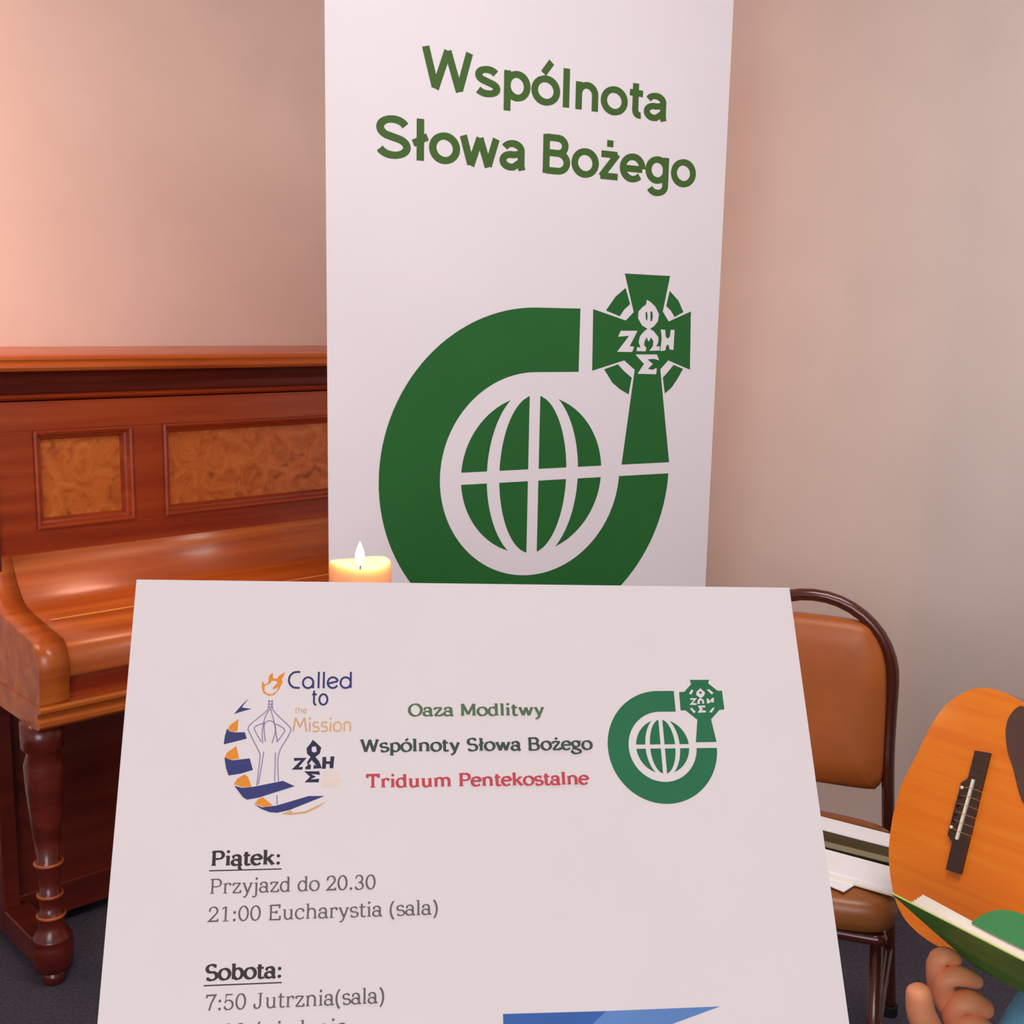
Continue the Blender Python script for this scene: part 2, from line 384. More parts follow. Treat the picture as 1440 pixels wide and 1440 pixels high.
# ---------------------------------------------------------------- hand-drawn letter shapes
# glyph: (strokes, serifs, dots, advance); x-height 5, capitals 7
def _serif():
    G = {}
    A = arc
    def g(ch, adv, strokes, ser=(), dots=()): G[ch] = (strokes, ser, dots, adv)
    sf = lambda x, y, wl=0.95, wr=0.95: (x - wl, x + wr, y)
    arch = lambda x0, x1: A((x0 + x1) / 2, 3.1, (x1 - x0) / 2, 1.75, 180, 0) + [(x1, 0)]
    g('o', 5.4, [A(2.7, 2.5, 2.25, 2.4, 0, 360, 28)])
    g('ó', 5.4, [A(2.7, 2.5, 2.25, 2.4, 0, 360, 28), [(2.3, 6.0), (3.6, 7.3)]])
    aa = [A(2.3, 3.5, 1.6, 1.4, 165, 0) + [(3.9, .8), (4.3, .15), (5.0, .3)], A(2.2, 1.4, 1.7, 1.3, 20, 340)]
    g('a', 5.2, aa, (), [(.95, 3.75, .5)])
    g('ą', 5.2, aa + [A(4.6, -.9, .8, .8, 110, 290)], (), [(.95, 3.75, .5)])
    g('b', 5.8, [[(1.3, 0.1), (1.3, 7.2)], A(3.1, 2.5, 1.95, 2.4, 150, -150)], [(.3, 1.3, 7.2)])
    g('c', 5.0, [A(2.7, 2.5, 2.2, 2.4, 45, 320)], (), [(4.2, 3.8, .55)])
    g('d', 5.9, [A(2.6, 2.5, 2.0, 2.4, 30, 330), [(4.4, 7.2), (4.4, 0)]], [(3.4, 4.4, 7.2), (4.4, 5.5, 0)])
    g('e', 5.1, [[(.6, 2.75), (4.7, 2.75)], A(2.6, 2.5, 2.15, 2.4, 5, 320)])
    g('g', 5.3, [A(2.3, 3.3, 1.75, 1.6, 0, 360, 24), A(2.4, -1.0, 2.1, 1.2, 150, 400) + [(2.6, .5), (1.2, .9), (1.5, 1.8)], [(3.6, 4.5), (5.0, 4.9)]])
    g('h', 6.3, [[(1.4, 0), (1.4, 7.2)], arch(1.4, 4.9)], [(.4, 1.4, 7.2), sf(1.4, 0), sf(4.9, 0)])
    g('i', 2.9, [[(1.45, 0), (1.45, 4.8)]], [sf(1.45, 0), (.4, 1.45, 4.8)], [(1.45, 6.7, .65)])
    g('j', 3.0, [[(1.7, 4.8), (1.7, -1.0)] + A(.7, -1.0, 1.0, 1.0, -10, -140)], [(.6, 1.7, 4.8)], [(1.7, 6.7, .65)])
    g('k', 5.9, [[(1.4, 0), (1.4, 7.2)], [(4.7, 4.8), (1.5, 2.0)], [(2.6, 3.0), (5.0, 0)]], [(.4, 1.4, 7.2), sf(1.4, 0), sf(4.6, 4.8, .9, .8), sf(5.0, 0, .7, .8)])
    g('l', 2.9, [[(1.45, 0), (1.45, 7.2)]], [sf(1.45, 0), (.4, 1.45, 7.2)])
    g('ł', 3.0, [[(1.5, 0), (1.5, 7.2)], [(.3, 3.1), (2.7, 4.6)]], [sf(1.5, 0), (.4, 1.5, 7.2)])
    g('m', 9.2, [[(1.4, 0), (1.4, 4.8)], arch(1.4, 4.6), arch(4.6, 7.8)], [(.4, 1.4, 4.8), sf(1.4, 0, .9, .8), sf(4.6, 0, .8, .8), sf(7.8, 0, .8, .9)])
    g('n', 6.3, [[(1.4, 0), (1.4, 4.8)], arch(1.4, 4.9)], [(.4, 1.4, 4.8), sf(1.4, 0), sf(4.9, 0)])
    g('p', 5.8, [[(1.4, -2.2), (1.4, 4.8)], A(3.1, 2.5, 2.0, 2.4, 150, -150)], [(.4, 1.4, 4.8), sf(1.4, -2.2)])
    g('r', 4.6, [[(1.4, 0), (1.4, 4.8)], A(3.0, 3.2, 1.6, 1.6, 180, 50)], [(.4, 1.4, 4.8), sf(1.4, 0, .95, 1.2)], [(3.9, 4.2, .6)])
    ss = [A(2.3, 3.65, 1.6, 1.2, 35, 250) + A(2.4, 1.3, 1.8, 1.25, 80, -145)]
    g('s', 4.6, ss, (), [(3.6, 4.2, .4), (1.0, .75, .4)])
    g('ś', 4.6, ss + [[(2.1, 6.0), (3.3, 7.3)]], (), [(3.6, 4.2, .4), (1.0, .75, .4)])
    g('t', 3.7, [[(1.5, 6.4), (1.5, 1.2)] + A(2.5, 1.1, 1.0, 1.0, 180, 330), [(.3, 4.75), (3.3, 4.75)]])
    g('u', 6.2, [[(1.4, 4.8), (1.4, 1.7)] + A(2.9, 1.7, 1.5, 1.6, 180, 330), [(4.6, 4.8), (4.6, 0)]], [(.4, 1.4, 4.8), (3.6, 4.6, 4.8), (4.6, 5.6, 0)])
    g('w', 7.9, [[(.9, 4.8), (2.6, .1)], [(2.6, .1), (4.0, 4.6)], [(4.0, 4.6), (5.5, .1)], [(5.5, .1), (7.1, 4.8)]], [sf(.9, 4.8, .8, .8), sf(4.0, 4.8, .6, .6), sf(7.0, 4.8, .8, .7)])
    g('y', 5.5, [[(.9, 4.8), (2.9, .1)], [(4.7, 4.8), (2.6, -.8), (1.8, -1.9), (.8, -1.9)]], [sf(.9, 4.8, .8, .8), sf(4.6, 4.8, .8, .8)])
    zz = [[(.8, 4.7), (4.2, 4.7)], [(4.2, 4.7), (.7, .2)], [(.7, .2), (4.4, .2)], [(.8, 4.8), (.8, 3.6)], [(4.4, .1), (4.4, 1.4)]]
    g('z', 5.0, zz)
    g('ż', 5.0, zz, (), [(2.5, 6.5, .65)])
    g('B', 7.0, [[(1.5, 0), (1.5, 7)], [(1.0, 6.9), (3.8, 6.9)] + A(3.8, 5.3, 1.6, 1.6, 90, -90) + [(1.5, 3.7)], [(3.8, 3.7)] + A(3.9, 1.9, 1.9, 1.8, 90, -90) + [(1.0, .1)]], [(.5, 1.5, 0), (.5, 1.5, 6.95)])
    g('E', 6.8, [[(1.5, 0), (1.5, 7)], [(1, 6.9), (5.6, 6.9), (5.6, 5.4)], [(1.5, 3.6), (4.2, 3.6)], [(4.2, 2.9), (4.2, 4.3)], [(1, .1), (5.9, .1), (5.9, 1.8)]], [(.5, 1.5, 0), (.5, 1.5, 6.95)])
    g('J', 5.6, [[(3.5, 7), (3.5, 1.9)] + A(2.0, 1.9, 1.5, 1.8, 0, -165)], [sf(3.5, 6.95, 1.2, 1.1)], [(.75, 1.7, .55)])
    g('M', 8.6, [[(1.4, 0), (1.4, 7)], [(1.4, 7), (4.2, .8)], [(4.2, .8), (7.0, 7)], [(7.1, 7), (7.1, 0)]], [sf(1.4, 0, .9, .9), sf(7.1, 0, .9, .9), (.5, 1.5, 6.95), (7.0, 8.0, 6.95)])
    g('O', 7.4, [A(3.7, 3.5, 3.0, 3.45, 0, 360, 32)])
    g('P', 6.5, [[(1.6, 0), (1.6, 7)], [(1.0, 6.9), (3.8, 6.9)] + A(3.8, 5.1, 1.9, 1.8, 90, -90) + [(1.6, 3.3)]], [sf(1.6, 0, 1.0, 1.1), (.5, 1.6, 6.95)])
    g('S', 6.0, [A(3.0, 5.2, 2.0, 1.75, 30, 250) + A(3.1, 1.85, 2.2, 1.8, 80, -150)], (), [(4.7, 5.9, .35), (1.2, 1.0, .35)])
    g('T', 7.2, [[(3.6, 0), (3.6, 7)], [(.9, 5.4), (.9, 6.9), (6.3, 6.9), (6.3, 5.4)]], [sf(3.6, 0, 1.2, 1.2)])
    g('W', 9.6, [[(1.0, 7), (3.0, .1)], [(3.0, .1), (4.9, 6.6)], [(4.9, 6.6), (6.8, .1)], [(6.8, .1), (8.6, 7)]], [sf(1.0, 6.95, .9, .9), sf(4.9, 6.95, .7, .7), sf(8.5, 6.95, .9, .9)])
    g('0', 5.7, [A(2.8, 3.5, 2.1, 3.4, 0, 360, 28)])
    g('1', 5.7, [[(2.9, 0), (2.9, 6.9)], [(2.9, 6.9), (1.2, 6.0)]], [sf(2.9, 0, 1.5, 1.5)])
    g('2', 5.7, [A(2.7, 5.0, 1.9, 1.9, 165, -35) + [(.8, .3), (4.9, .3), (4.9, 1.3)]], (), [(.95, 5.2, .5)])
    g('3', 5.7, [A(2.6, 5.2, 1.7, 1.7, 150, -85) + A(2.6, 1.8, 2.0, 1.75, 85, -150)], (), [(1.1, 5.7, .4), (.9, 1.2, .45)])
    g('5', 5.7, [[(4.5, 6.8), (1.4, 6.8), (1.1, 3.4)] + A(2.6, 2.2, 2.1, 2.1, 135, -150)], (), [(.9, 1.3, .45)])
    g('7', 5.7, [[(.8, 5.6), (.8, 6.8), (4.9, 6.8), (3.0, 3.2), (2.2, 0)]])
    g('8', 5.7, [A(2.8, 5.25, 1.7, 1.6, 0, 360, 22), A(2.8, 1.85, 2.1, 1.8, 0, 360, 24)])
    g('.', 2.9, [], (), [(1.4, .55, .7)])
    g(':', 2.9, [], (), [(1.4, .55, .7), (1.4, 4.1, .7)])
    g('(', 3.6, [A(4.2, 2.7, 3.2, 5.0, 120, 240)])
    g(')', 3.6, [A(-.6, 2.7, 3.2, 5.0, 60, -60)])
    return G
SERIF = _serif()

def _deco():
    G = {}
    A = arc
    c = lambda cx: A(cx, 2.4, 2.2, 2.3, 0, 360, 26)
    G['C'] = ([[(5.2, 7.0), (4.0, 7.0)] + A(3.8, 3.6, 3.3, 3.4, 90, 270) + [(5.2, .2)]], (), (), 5.8)
    G['a'] = ([c(2.6), [(4.8, 0), (4.8, 2.4)]], (), (), 5.9)
    G['l'] = ([[(.9, 0), (.9, 7.1)]], (), (), 1.9)
    G['e'] = ([[(.5, 2.0), (4.7, 3.0)], A(2.6, 2.4, 2.2, 2.3, 15, 330)], (), (), 5.2)
    G['d'] = ([c(2.6), [(4.8, 0.1), (4.8, 7.1)]], (), (), 5.9)
    G['t'] = ([[(1.2, 6.3), (1.2, 1.4)] + A(2.4, 1.4, 1.2, 1.3, 180, 280), [(.1, 4.6), (2.7, 4.6)]], (), (), 3.4)
    G['o'] = ([c(2.6)], (), (), 5.3)
    G['h'] = ([[(.8, 0), (.8, 7.1)], A(2.5, 2.9, 1.7, 1.8, 180, 0) + [(4.2, 0)]], (), (), 5.2)
    G['M'] = ([[(.5, 0), (1.7, 7)], [(1.7, 7), (4.2, 2.2)], [(4.2, 2.2), (6.7, 7)], [(6.7, 7), (7.9, 0)]], (), (), 8.6)
    G['i'] = ([[(.8, 0), (.8, 4.7)]], (), [(.8, 6.5, .65)], 1.8)
    G['s'] = ([[(3.7, 4.6), (1.9, 4.6)] + A(1.8, 3.5, 1.2, 1.1, 90, 270) + [(2.6, 2.4)] + A(2.6, 1.25, 1.2, 1.15, 90, -90) + [(.4, .1)]], (), (), 4.5)
    G['n'] = ([[(.8, 0), (.8, 4.7)], A(2.5, 2.9, 1.7, 1.8, 180, 0) + [(4.2, 0)]], (), (), 5.2)
    G[' '] = ([], (), (), 3)
    return G
DECO = _deco()

def _sans():
    A = arc
    o = [A(2.7, 2.6, 2.1, 2.15, 0, 360, 30)]
    l = [[(1.1, 0), (1.1, 7.3)]]
    s = [A(2.35, 3.75, 1.6, 1.05, 25, 235) + A(2.3, 1.45, 1.75, 1.0, 62, -155)]
    z = [[(.4, 4.7), (3.7, 4.7)], [(3.75, 4.9), (.45, .4)], [(.3, .55), (3.9, .55)]]
    G = {}
    G['W'] = ([[(.6, 7.2), (2.3, .3)], [(2.3, 0), (4.4, 7.0)], [(4.4, 7.0), (6.5, 0)], [(6.5, .3), (8.2, 7.2)]], (), (), 9.1)
    G['s'] = (s, (), (), 4.8)
    G['p'] = ([[(1.15, -2.1), (1.15, 5.25)], A(2.95, 2.6, 1.85, 2.15, 165, -165)], (), (), 5.6)
    G['o'] = (o, (), (), 5.5)
    G['ó'] = (o + [[(2.2, 5.7), (3.7, 8.0)]], (), (), 5.5)
    G['l'] = (l, (), (), 2.4)
    G['ł'] = ([[(1.45, 0), (1.45, 7.3)], [(.2, 2.9), (2.7, 4.3)]], (), (), 3.0)
    G['n'] = ([[(1.15, 0), (1.15, 5.25)], A(2.75, 3.0, 1.6, 1.75, 180, 0) + [(4.35, 0)]], (), (), 5.5)
    G['t'] = ([[(1.5, 6.6), (1.5, 1.5)] + A(2.45, 1.5, .95, 1.0, 180, 285), [(.3, 4.75), (3.0, 4.75)]], (), (), 3.3)
    G['a'] = ([A(2.4, 3.5, 1.6, 1.25, 160, 0) + [(4.0, .9), (4.2, 0)], [(4.0, 3.0), (2.6, 2.75)] + A(2.1, 1.6, 1.5, 1.15, 75, 290) + [(4.0, 1.6)]], (), (), 5.2)
    G['S'] = ([A(3.1, 5.2, 2.2, 1.5, 20, 238) + A(3.1, 2.0, 2.35, 1.5, 62, -162)], (), (), 6.3)
    G['w'] = ([[(.5, 5.25), (1.9, .2)], [(1.9, 0), (3.5, 5.1)], [(3.5, 5.1), (5.1, 0)], [(5.1, .2), (6.5, 5.25)]], (), (), 7.2)
    G['B'] = ([[(1.2, 0), (1.2, 7.2)], [(1.2, 6.65), (3.4, 6.65)] + A(3.4, 5.25, 1.45, 1.4, 90, -90) + [(1.2, 3.85)], [(3.4, 3.85)] + A(3.5, 2.2, 1.75, 1.65, 90, -90) + [(1.2, .55)]], (), (), 6.2)
    G['z'] = (z, (), (), 4.3)
    G['ż'] = (z + [[(1.5, 6.75), (2.8, 6.75)]], (), (), 4.3)
    G['e'] = ([[(.7, 2.45), (4.7, 2.45)], A(2.65, 2.6, 2.05, 2.15, -2, 318)], (), (), 5.3)
    G['g'] = ([A(2.6, 2.7, 1.9, 2.05, 15, 345), [(4.4, 5.25), (4.4, -.3)] + A(2.7, -.4, 1.7, 1.35, 0, -160)], (), (), 5.6)
    G[' '] = ([], (), (), 2.4)
    return G
SANS = _sans()

def text_bm(bm, s, G, x0, y0, size, thick, thin, width=None, z=0.0, nib=12, track=0.0, slope=0.0):
    """letters of x-height 5*size from (x0, y0); width stretches the line to an exact length"""
    tot = sum((G[c][3] if c in G else 3.0) + track for c in s) - track
    kx = width / tot if width else size
    ph = math.radians(nib)
    def hw(t):
        return (thin + (thick - thin) * abs(t[1] * math.cos(ph) - t[0] * math.sin(ph))) * 0.5 * size
    x = 0.0; lift = [z]
    def zz():
        lift[0] += 2.5e-6      # overlapping strokes never share one plane
        return lift[0]
    for c in s:
        if c not in G: x += 3.0 + track; continue
        st, se, dots, adv = G[c]
        T = lambda p: (x0 + (x + p[0]) * kx, y0 + p[1] * size + slope * (x + p[0]) * kx)
        for p in st: ribbon(bm, [T(q) for q in p], hw, zz())
        for a, b, y in se:
            h = thin * 0.75 / 2
            yy = y - h if y > 1 else y + h
            ribbon(bm, [T((a, yy)), T((b, yy))], thin * 0.75 * 0.5 * size, zz())
        for dx, dy, r in dots:
            cpt = T((dx, dy)); rr = r * (0.75 + 0.25 * thick) * size
            fill2d(bm, [[(cpt[0] + rr * kx / size * math.cos(k * math.pi / 6), cpt[1] + rr * math.sin(k * math.pi / 6)) for k in range(12)]], zz())
        x += adv + track

def text_obj(name, s, G, x0, y0, size, thick, thin, m, parent, z, width=None, nib=12, track=0.0, slope=0.0, label=None, rule=None):
    bm = bmesh.new(); text_bm(bm, s, G, x0, y0, size, thick, thin, width, z, nib, track, slope)
    if rule: ribbon(bm, [(rule[0], rule[2]), (rule[1], rule[2])], rule[3] / 2, z)
    o = obj(name, bm, m, parent, smooth='raw')
    if label: o['label'] = label
    return o

# measured outlines of the printed emblems (banner: ring radii, sheet: millimetres)
DATA = {
    'arm_top': [(0.61, 1.218), (0.949, 1.214), (0.904, 0.994), (0.952, 0.933), (1.121, 0.998), (1.134, 0.629), (0.961, 0.689), (0.903, 0.633), (0.708, 0.631), (0.628, 0.689), (0.396, 0.626), (0.39, 0.999), (0.629, 0.934), (0.685, 0.986)],
    'ringTL': [(0.62, 1.132), (0.547, 1.076), (0.482, 0.992), (0.584, 0.958), (0.615, 1.0), (0.657, 1.034)],
    'ringTR': [(0.95, 1.123), (1.021, 1.063), (1.063, 0.993), (0.996, 0.961), (0.964, 1.001), (0.928, 1.028)],
    'ringBL': [(0.482, 0.635), (0.546, 0.552), (0.606, 0.509), (0.67, 0.477), (0.688, 0.582), (0.631, 0.622), (0.582, 0.665)],
    'ringBR': [(1.079, 0.635), (1.04, 0.573), (0.996, 0.516), (0.945, 0.479), (0.924, 0.58), (0.968, 0.623), (1.004, 0.661)],
    'Z': [(0.595, 0.871), (0.719, 0.872), (0.665, 0.777), (0.698, 0.774), (0.685, 0.741), (0.573, 0.742), (0.658, 0.841), (0.577, 0.834)],
    'H': [(0.894, 0.883), (0.928, 0.88), (0.934, 0.837), (0.95, 0.825), (0.966, 0.838), (0.97, 0.881), (1.0, 0.881), (0.998, 0.755), (0.969, 0.757), (0.96, 0.782), (0.952, 0.79), (0.941, 0.779), (0.935, 0.751), (0.897, 0.748), (0.904, 0.828)],
    'S': [(0.709, 0.726), (0.872, 0.726), (0.892, 0.689), (0.85, 0.699), (0.802, 0.695), (0.844, 0.667), (0.808, 0.636), (0.846, 0.63), (0.868, 0.641), (0.876, 0.637), (0.872, 0.602), (0.731, 0.606), (0.777, 0.667)],
    'flame': [(0.781, 1.064), (0.811, 1.049), (0.846, 1.023), (0.876, 0.975), (0.869, 0.932), (0.841, 0.901), (0.812, 0.885), (0.842, 0.87), (0.878, 0.834), (0.879, 0.803), (0.865, 0.775), (0.892, 0.778), (0.892, 0.751), (0.814, 0.749), (0.839, 0.778), (0.841, 0.809), (0.821, 0.833), (0.809, 0.809), (0.8, 0.809), (0.792, 0.833), (0.774, 0.808), (0.772, 0.784), (0.791, 0.766), (0.784, 0.745), (0.718, 0.747), (0.72, 0.771), (0.746, 0.769), (0.73, 0.802), (0.739, 0.839), (0.768, 0.869), (0.793, 0.885), (0.751, 0.906), (0.72, 0.948), (0.721, 0.99), (0.746, 1.015), (0.775, 1.034)],
    'eye1': [(0.773, 0.985), (0.784, 0.991), (0.791, 0.958), (0.787, 0.934), (0.779, 0.94)],
    'eye2': [(0.81, 0.992), (0.825, 0.992), (0.83, 0.959), (0.824, 0.931), (0.813, 0.934)],
    'p_fl': [(38.88, -31.6), (39.72, -32.76), (40.65, -32.1), (40.89, -29.93), (41.98, -29.1), (41.97, -30.6), (43.02, -31.1), (43.94, -29.93), (45.67, -28.76), (44.63, -31.27), (44.97, -31.94), (43.93, -34.26), (42.56, -35.92), (40.97, -36.17), (39.34, -35.25), (38.8, -33.59)],
    'p_fl_in': [(39.73, -33.1), (41.15, -32.43), (41.75, -31.6), (43.04, -31.6), (43.38, -32.27), (42.3, -33.43), (41.85, -34.19), (43.12, -33.93), (43.73, -33.1), (43.31, -34.59), (42.07, -35.58), (40.79, -35.58), (39.64, -34.75)],
    'p_r0': [(31.11, -41.59), (32.88, -39.33), (35.28, -36.72), (33.27, -39.65), (36.13, -40.09), (33.58, -40.8)],
    'p_o1': [(29.57, -46.42), (30.03, -44.98), (32.49, -43.06), (32.36, -46.76), (31.22, -46.92)],
    'p_b1': [(29.3, -45.94), (30.12, -46.75), (31.69, -47.08), (34.5, -47.01), (35.15, -48.93), (31.83, -49.8), (28.61, -50.56), (28.79, -48.18)],
    'p_o2': [(28.98, -54.68), (29.66, -52.95), (32.26, -51.07), (33.25, -54.72), (30.86, -55.17)],
    'p_b2': [(29.03, -54.36), (31.17, -55.24), (36.25, -54.7), (37.33, -58.08), (33.83, -59.13), (30.47, -59.61), (29.59, -57.35)],
    'p_o3': [(32.13, -62.06), (32.98, -60.52), (35.07, -59.3), (36.03, -60.09), (37.15, -62.91), (34.33, -63.02)],
    'p_b3': [(32.22, -62.52), (34.33, -63.17), (37.7, -62.92), (45.99, -61.33), (49.47, -62.94), (43.64, -64.71), (39.37, -66.03), (36.03, -66.59), (34.76, -65.8)],
    'p_o4': [(38.16, -67.71), (39.09, -66.49), (40.44, -65.9), (43.31, -68.26), (41.03, -68.83)],
    'p_b4': [(38.07, -67.86), (40.41, -68.82), (44.39, -68.37), (53.6, -65.8), (58.13, -65.88), (48.13, -69.72), (44.77, -70.43), (42.62, -70.24), (40.12, -69.27)],
    'p_t5': [(45.71, -70.75), (48.75, -69.8), (48.93, -70.51), (52.78, -70.12), (55.85, -68.63), (58.94, -67.29), (56.18, -69.25), (52.8, -70.73), (48.18, -71.11)],
    'fig': [[[41.02, -37.39], [40.67, -40.51], [35.67, -45.18], [36.26, -47.92], [38.81, -52.73], [39.15, -54.95], [38.61, -62.62]], [[42.13, -37.4], [42.41, -40.51], [47.34, -45.43], [47.7, -46.72], [47.12, -48.33], [44.48, -53.74], [44.76, -61.46]], [[41.59, -39.86], [40.13, -42.78], [39.51, -46.98], [39.81, -50.35]], [[41.59, -39.86], [42.86, -44.1], [43.43, -46.69], [44.02, -49.91]], [[40.34, -44.24], [37.71, -45.2], [37.29, -46.32], [39.32, -49.87]], [[43.36, -44.59], [45.94, -46.22], [45.52, -47.67], [43.87, -50.07]], [[40.57, -49.88], [40.06, -46.66], [40.19, -44.4], [41.58, -43.7], [42.88, -44.42], [43.34, -46.69], [42.47, -50.38]], [[40.22, -52.74], [39.76, -56.85], [39.06, -62.16]], [[43.58, -53.1], [43.67, -61.45]], [[44.43, -65.35], [44.63, -68.13]], [[40.87, -37.72], [42.31, -37.89]], [[40.82, -38.71], [42.41, -38.71]], [[40.79, -39.53], [42.44, -39.53]]],
    'pz_drop': [(54.28, -49.42), (55.41, -50.34), (56.87, -51.8), (56.44, -53.55), (55.19, -54.5), (56.33, -55.78), (57.17, -57.86), (54.65, -57.98), (54.78, -56.72), (55.57, -57.05), (54.11, -55.44), (53.35, -56.54), (53.99, -56.87), (53.87, -58.13), (52.3, -58.11), (52.43, -57.32), (53.05, -57.01), (52.77, -56.06), (53.77, -54.48), (52.71, -53.51), (52.54, -51.91), (53.67, -50.48)],
    'pz_eye': [(54.02, -51.93), (54.33, -51.45), (55.28, -51.46), (55.54, -52.9), (54.69, -53.22), (54.14, -52.89)],
    'pz_Z': [(48.9, -54.74), (52.68, -54.72), (50.4, -57.46), (51.65, -57.31), (51.51, -58.2), (48.38, -58.16), (50.96, -55.47), (49.09, -55.64)],
    'pz_H': [(57.25, -54.52), (58.36, -54.53), (58.39, -55.81), (59.49, -55.82), (59.62, -54.39), (60.74, -54.4), (60.48, -57.9), (59.38, -57.89), (59.35, -56.62), (58.4, -56.6), (58.27, -58.03), (57.17, -58.02)],
    'pz_S': [(52.0, -58.64), (56.4, -58.7), (56.74, -59.75), (54.06, -59.49), (55.49, -60.27), (53.94, -61.06), (56.45, -60.85), (56.32, -61.94), (52.24, -61.88), (53.77, -60.24)],
    'e_cross': [(172.31, -31.37), (178.7, -31.37), (178.25, -32.5), (181.1, -34.91), (182.58, -34.91), (182.71, -40.96), (181.07, -41.11), (177.97, -44.08), (178.96, -51.25), (172.21, -51.28), (173.42, -44.21), (169.85, -41.21), (168.24, -41.2), (168.33, -35.36), (170.13, -35.2), (172.49, -32.81)],
    'e_dash': [[[171.53, -35.84], [172.47, -34.57], [173.11, -34.73], [172.31, -36.16]], [[177.53, -34.58], [178.37, -34.42], [179.7, -35.7], [179.01, -36.08]], [[171.37, -40.59], [172.04, -40.43], [173.2, -41.7], [172.51, -42.07]], [[177.58, -41.72], [179.03, -40.31], [179.51, -40.47], [178.36, -41.98]]],
    'e_drop': [(175.46, -34.1), (176.94, -35.54), (176.33, -36.65), (175.29, -37.28), (176.2, -37.92), (176.24, -39.03), (175.58, -39.12), (175.69, -38.08), (174.88, -38.08), (174.77, -39.12), (173.95, -39.18), (174.24, -37.91), (175.13, -37.22), (173.92, -36.32), (174.02, -35.37)],
    'e_eye': [(175.36, -35.05), (175.96, -35.53), (175.32, -36.07), (174.82, -35.53)],
    'e_Z': [(171.87, -37.27), (173.98, -37.34), (172.52, -38.86), (173.81, -38.93), (173.59, -39.49), (171.39, -39.42), (172.95, -37.85), (171.75, -37.84)],
    'e_H': [(177.23, -37.45), (177.72, -37.39), (178.12, -38.25), (179.05, -37.23), (179.7, -37.23), (179.37, -38.73), (178.72, -38.72), (178.77, -38.25), (177.88, -38.94), (177.15, -39.03)],
    'e_S': [(174.05, -39.75), (176.5, -39.67), (176.43, -40.3), (174.97, -40.29), (175.72, -40.83), (174.87, -41.24), (176.49, -41.24), (176.52, -41.87), (173.82, -41.95), (174.59, -40.83)],
}

# ---------------------------------------------------------------- emblem of ring, globe and cross
def emblem(variant):
    S2 = []; e = 0.036
    a1 = -math.degrees(math.asin(e / 1.0)); a0 = -math.degrees(math.asin(e / 0.62))
    outer = arc(0, 0, 1, 1, 90, 360 + a1, 90); inner = arc(0, 0, 0.62, 0.62, 360 + a0, 90, 80)
    xr = 0.30
    S2.append([[(xr, 1.0)] + outer + inner + [(xr, 0.62)]])
    r, hg = 0.485, 0.045
    ell = lambda a, h, y: a * math.sqrt(max(0, 1 - (y / h) ** 2))
    ys = lambda y1: [hg * 0.8 + (y1 - hg * 0.8) * k / 20 for k in range(21)]
    for sx in (-1, 1):
        for sy in (-1, 1):
            col = [(0.036, y) for y in (hg * 0.8, 0.475)] + [(ell(0.232, 0.485, y), y) for y in ys(0.477)[::-1]]
            S2.append([[(sx * x, sy * y) for x, y in col]])
            side = [(ell(0.315, 0.535, y), y) for y in ys(0.456)] + [(ell(r, r, y), y) for y in ys(0.456)[::-1]]
            S2.append([[(sx * x, sy * y) for x, y in side]])
    D = DATA
    if variant == 'banner':
        arm = D['arm_top']
        shaft = arm[:8] + [(1.001, e), (0.635, e)] + arm[8:]
        holes = [D['Z'], D['H'], D['S'], D['flame']]
        S2.append([shaft] + holes); S2 += [[D['eye1']], [D['eye2']]]
        for k in ('ringTL', 'ringTR', 'ringBL', 'ringBR'): S2.append([D[k]])
    else:
        cx, cy, R = 161.4, -52.45, 17.5
        q = lambda l: [((x - cx) / R, (y - cy) / R) for x, y in l]
        S2.append([q(D['e_cross'])] + [q(D[k]) for k in ('e_drop', 'e_Z', 'e_H', 'e_S')] + [q(l) for l in D['e_dash']])
        S2.append([q(D['e_eye'])])
    return S2

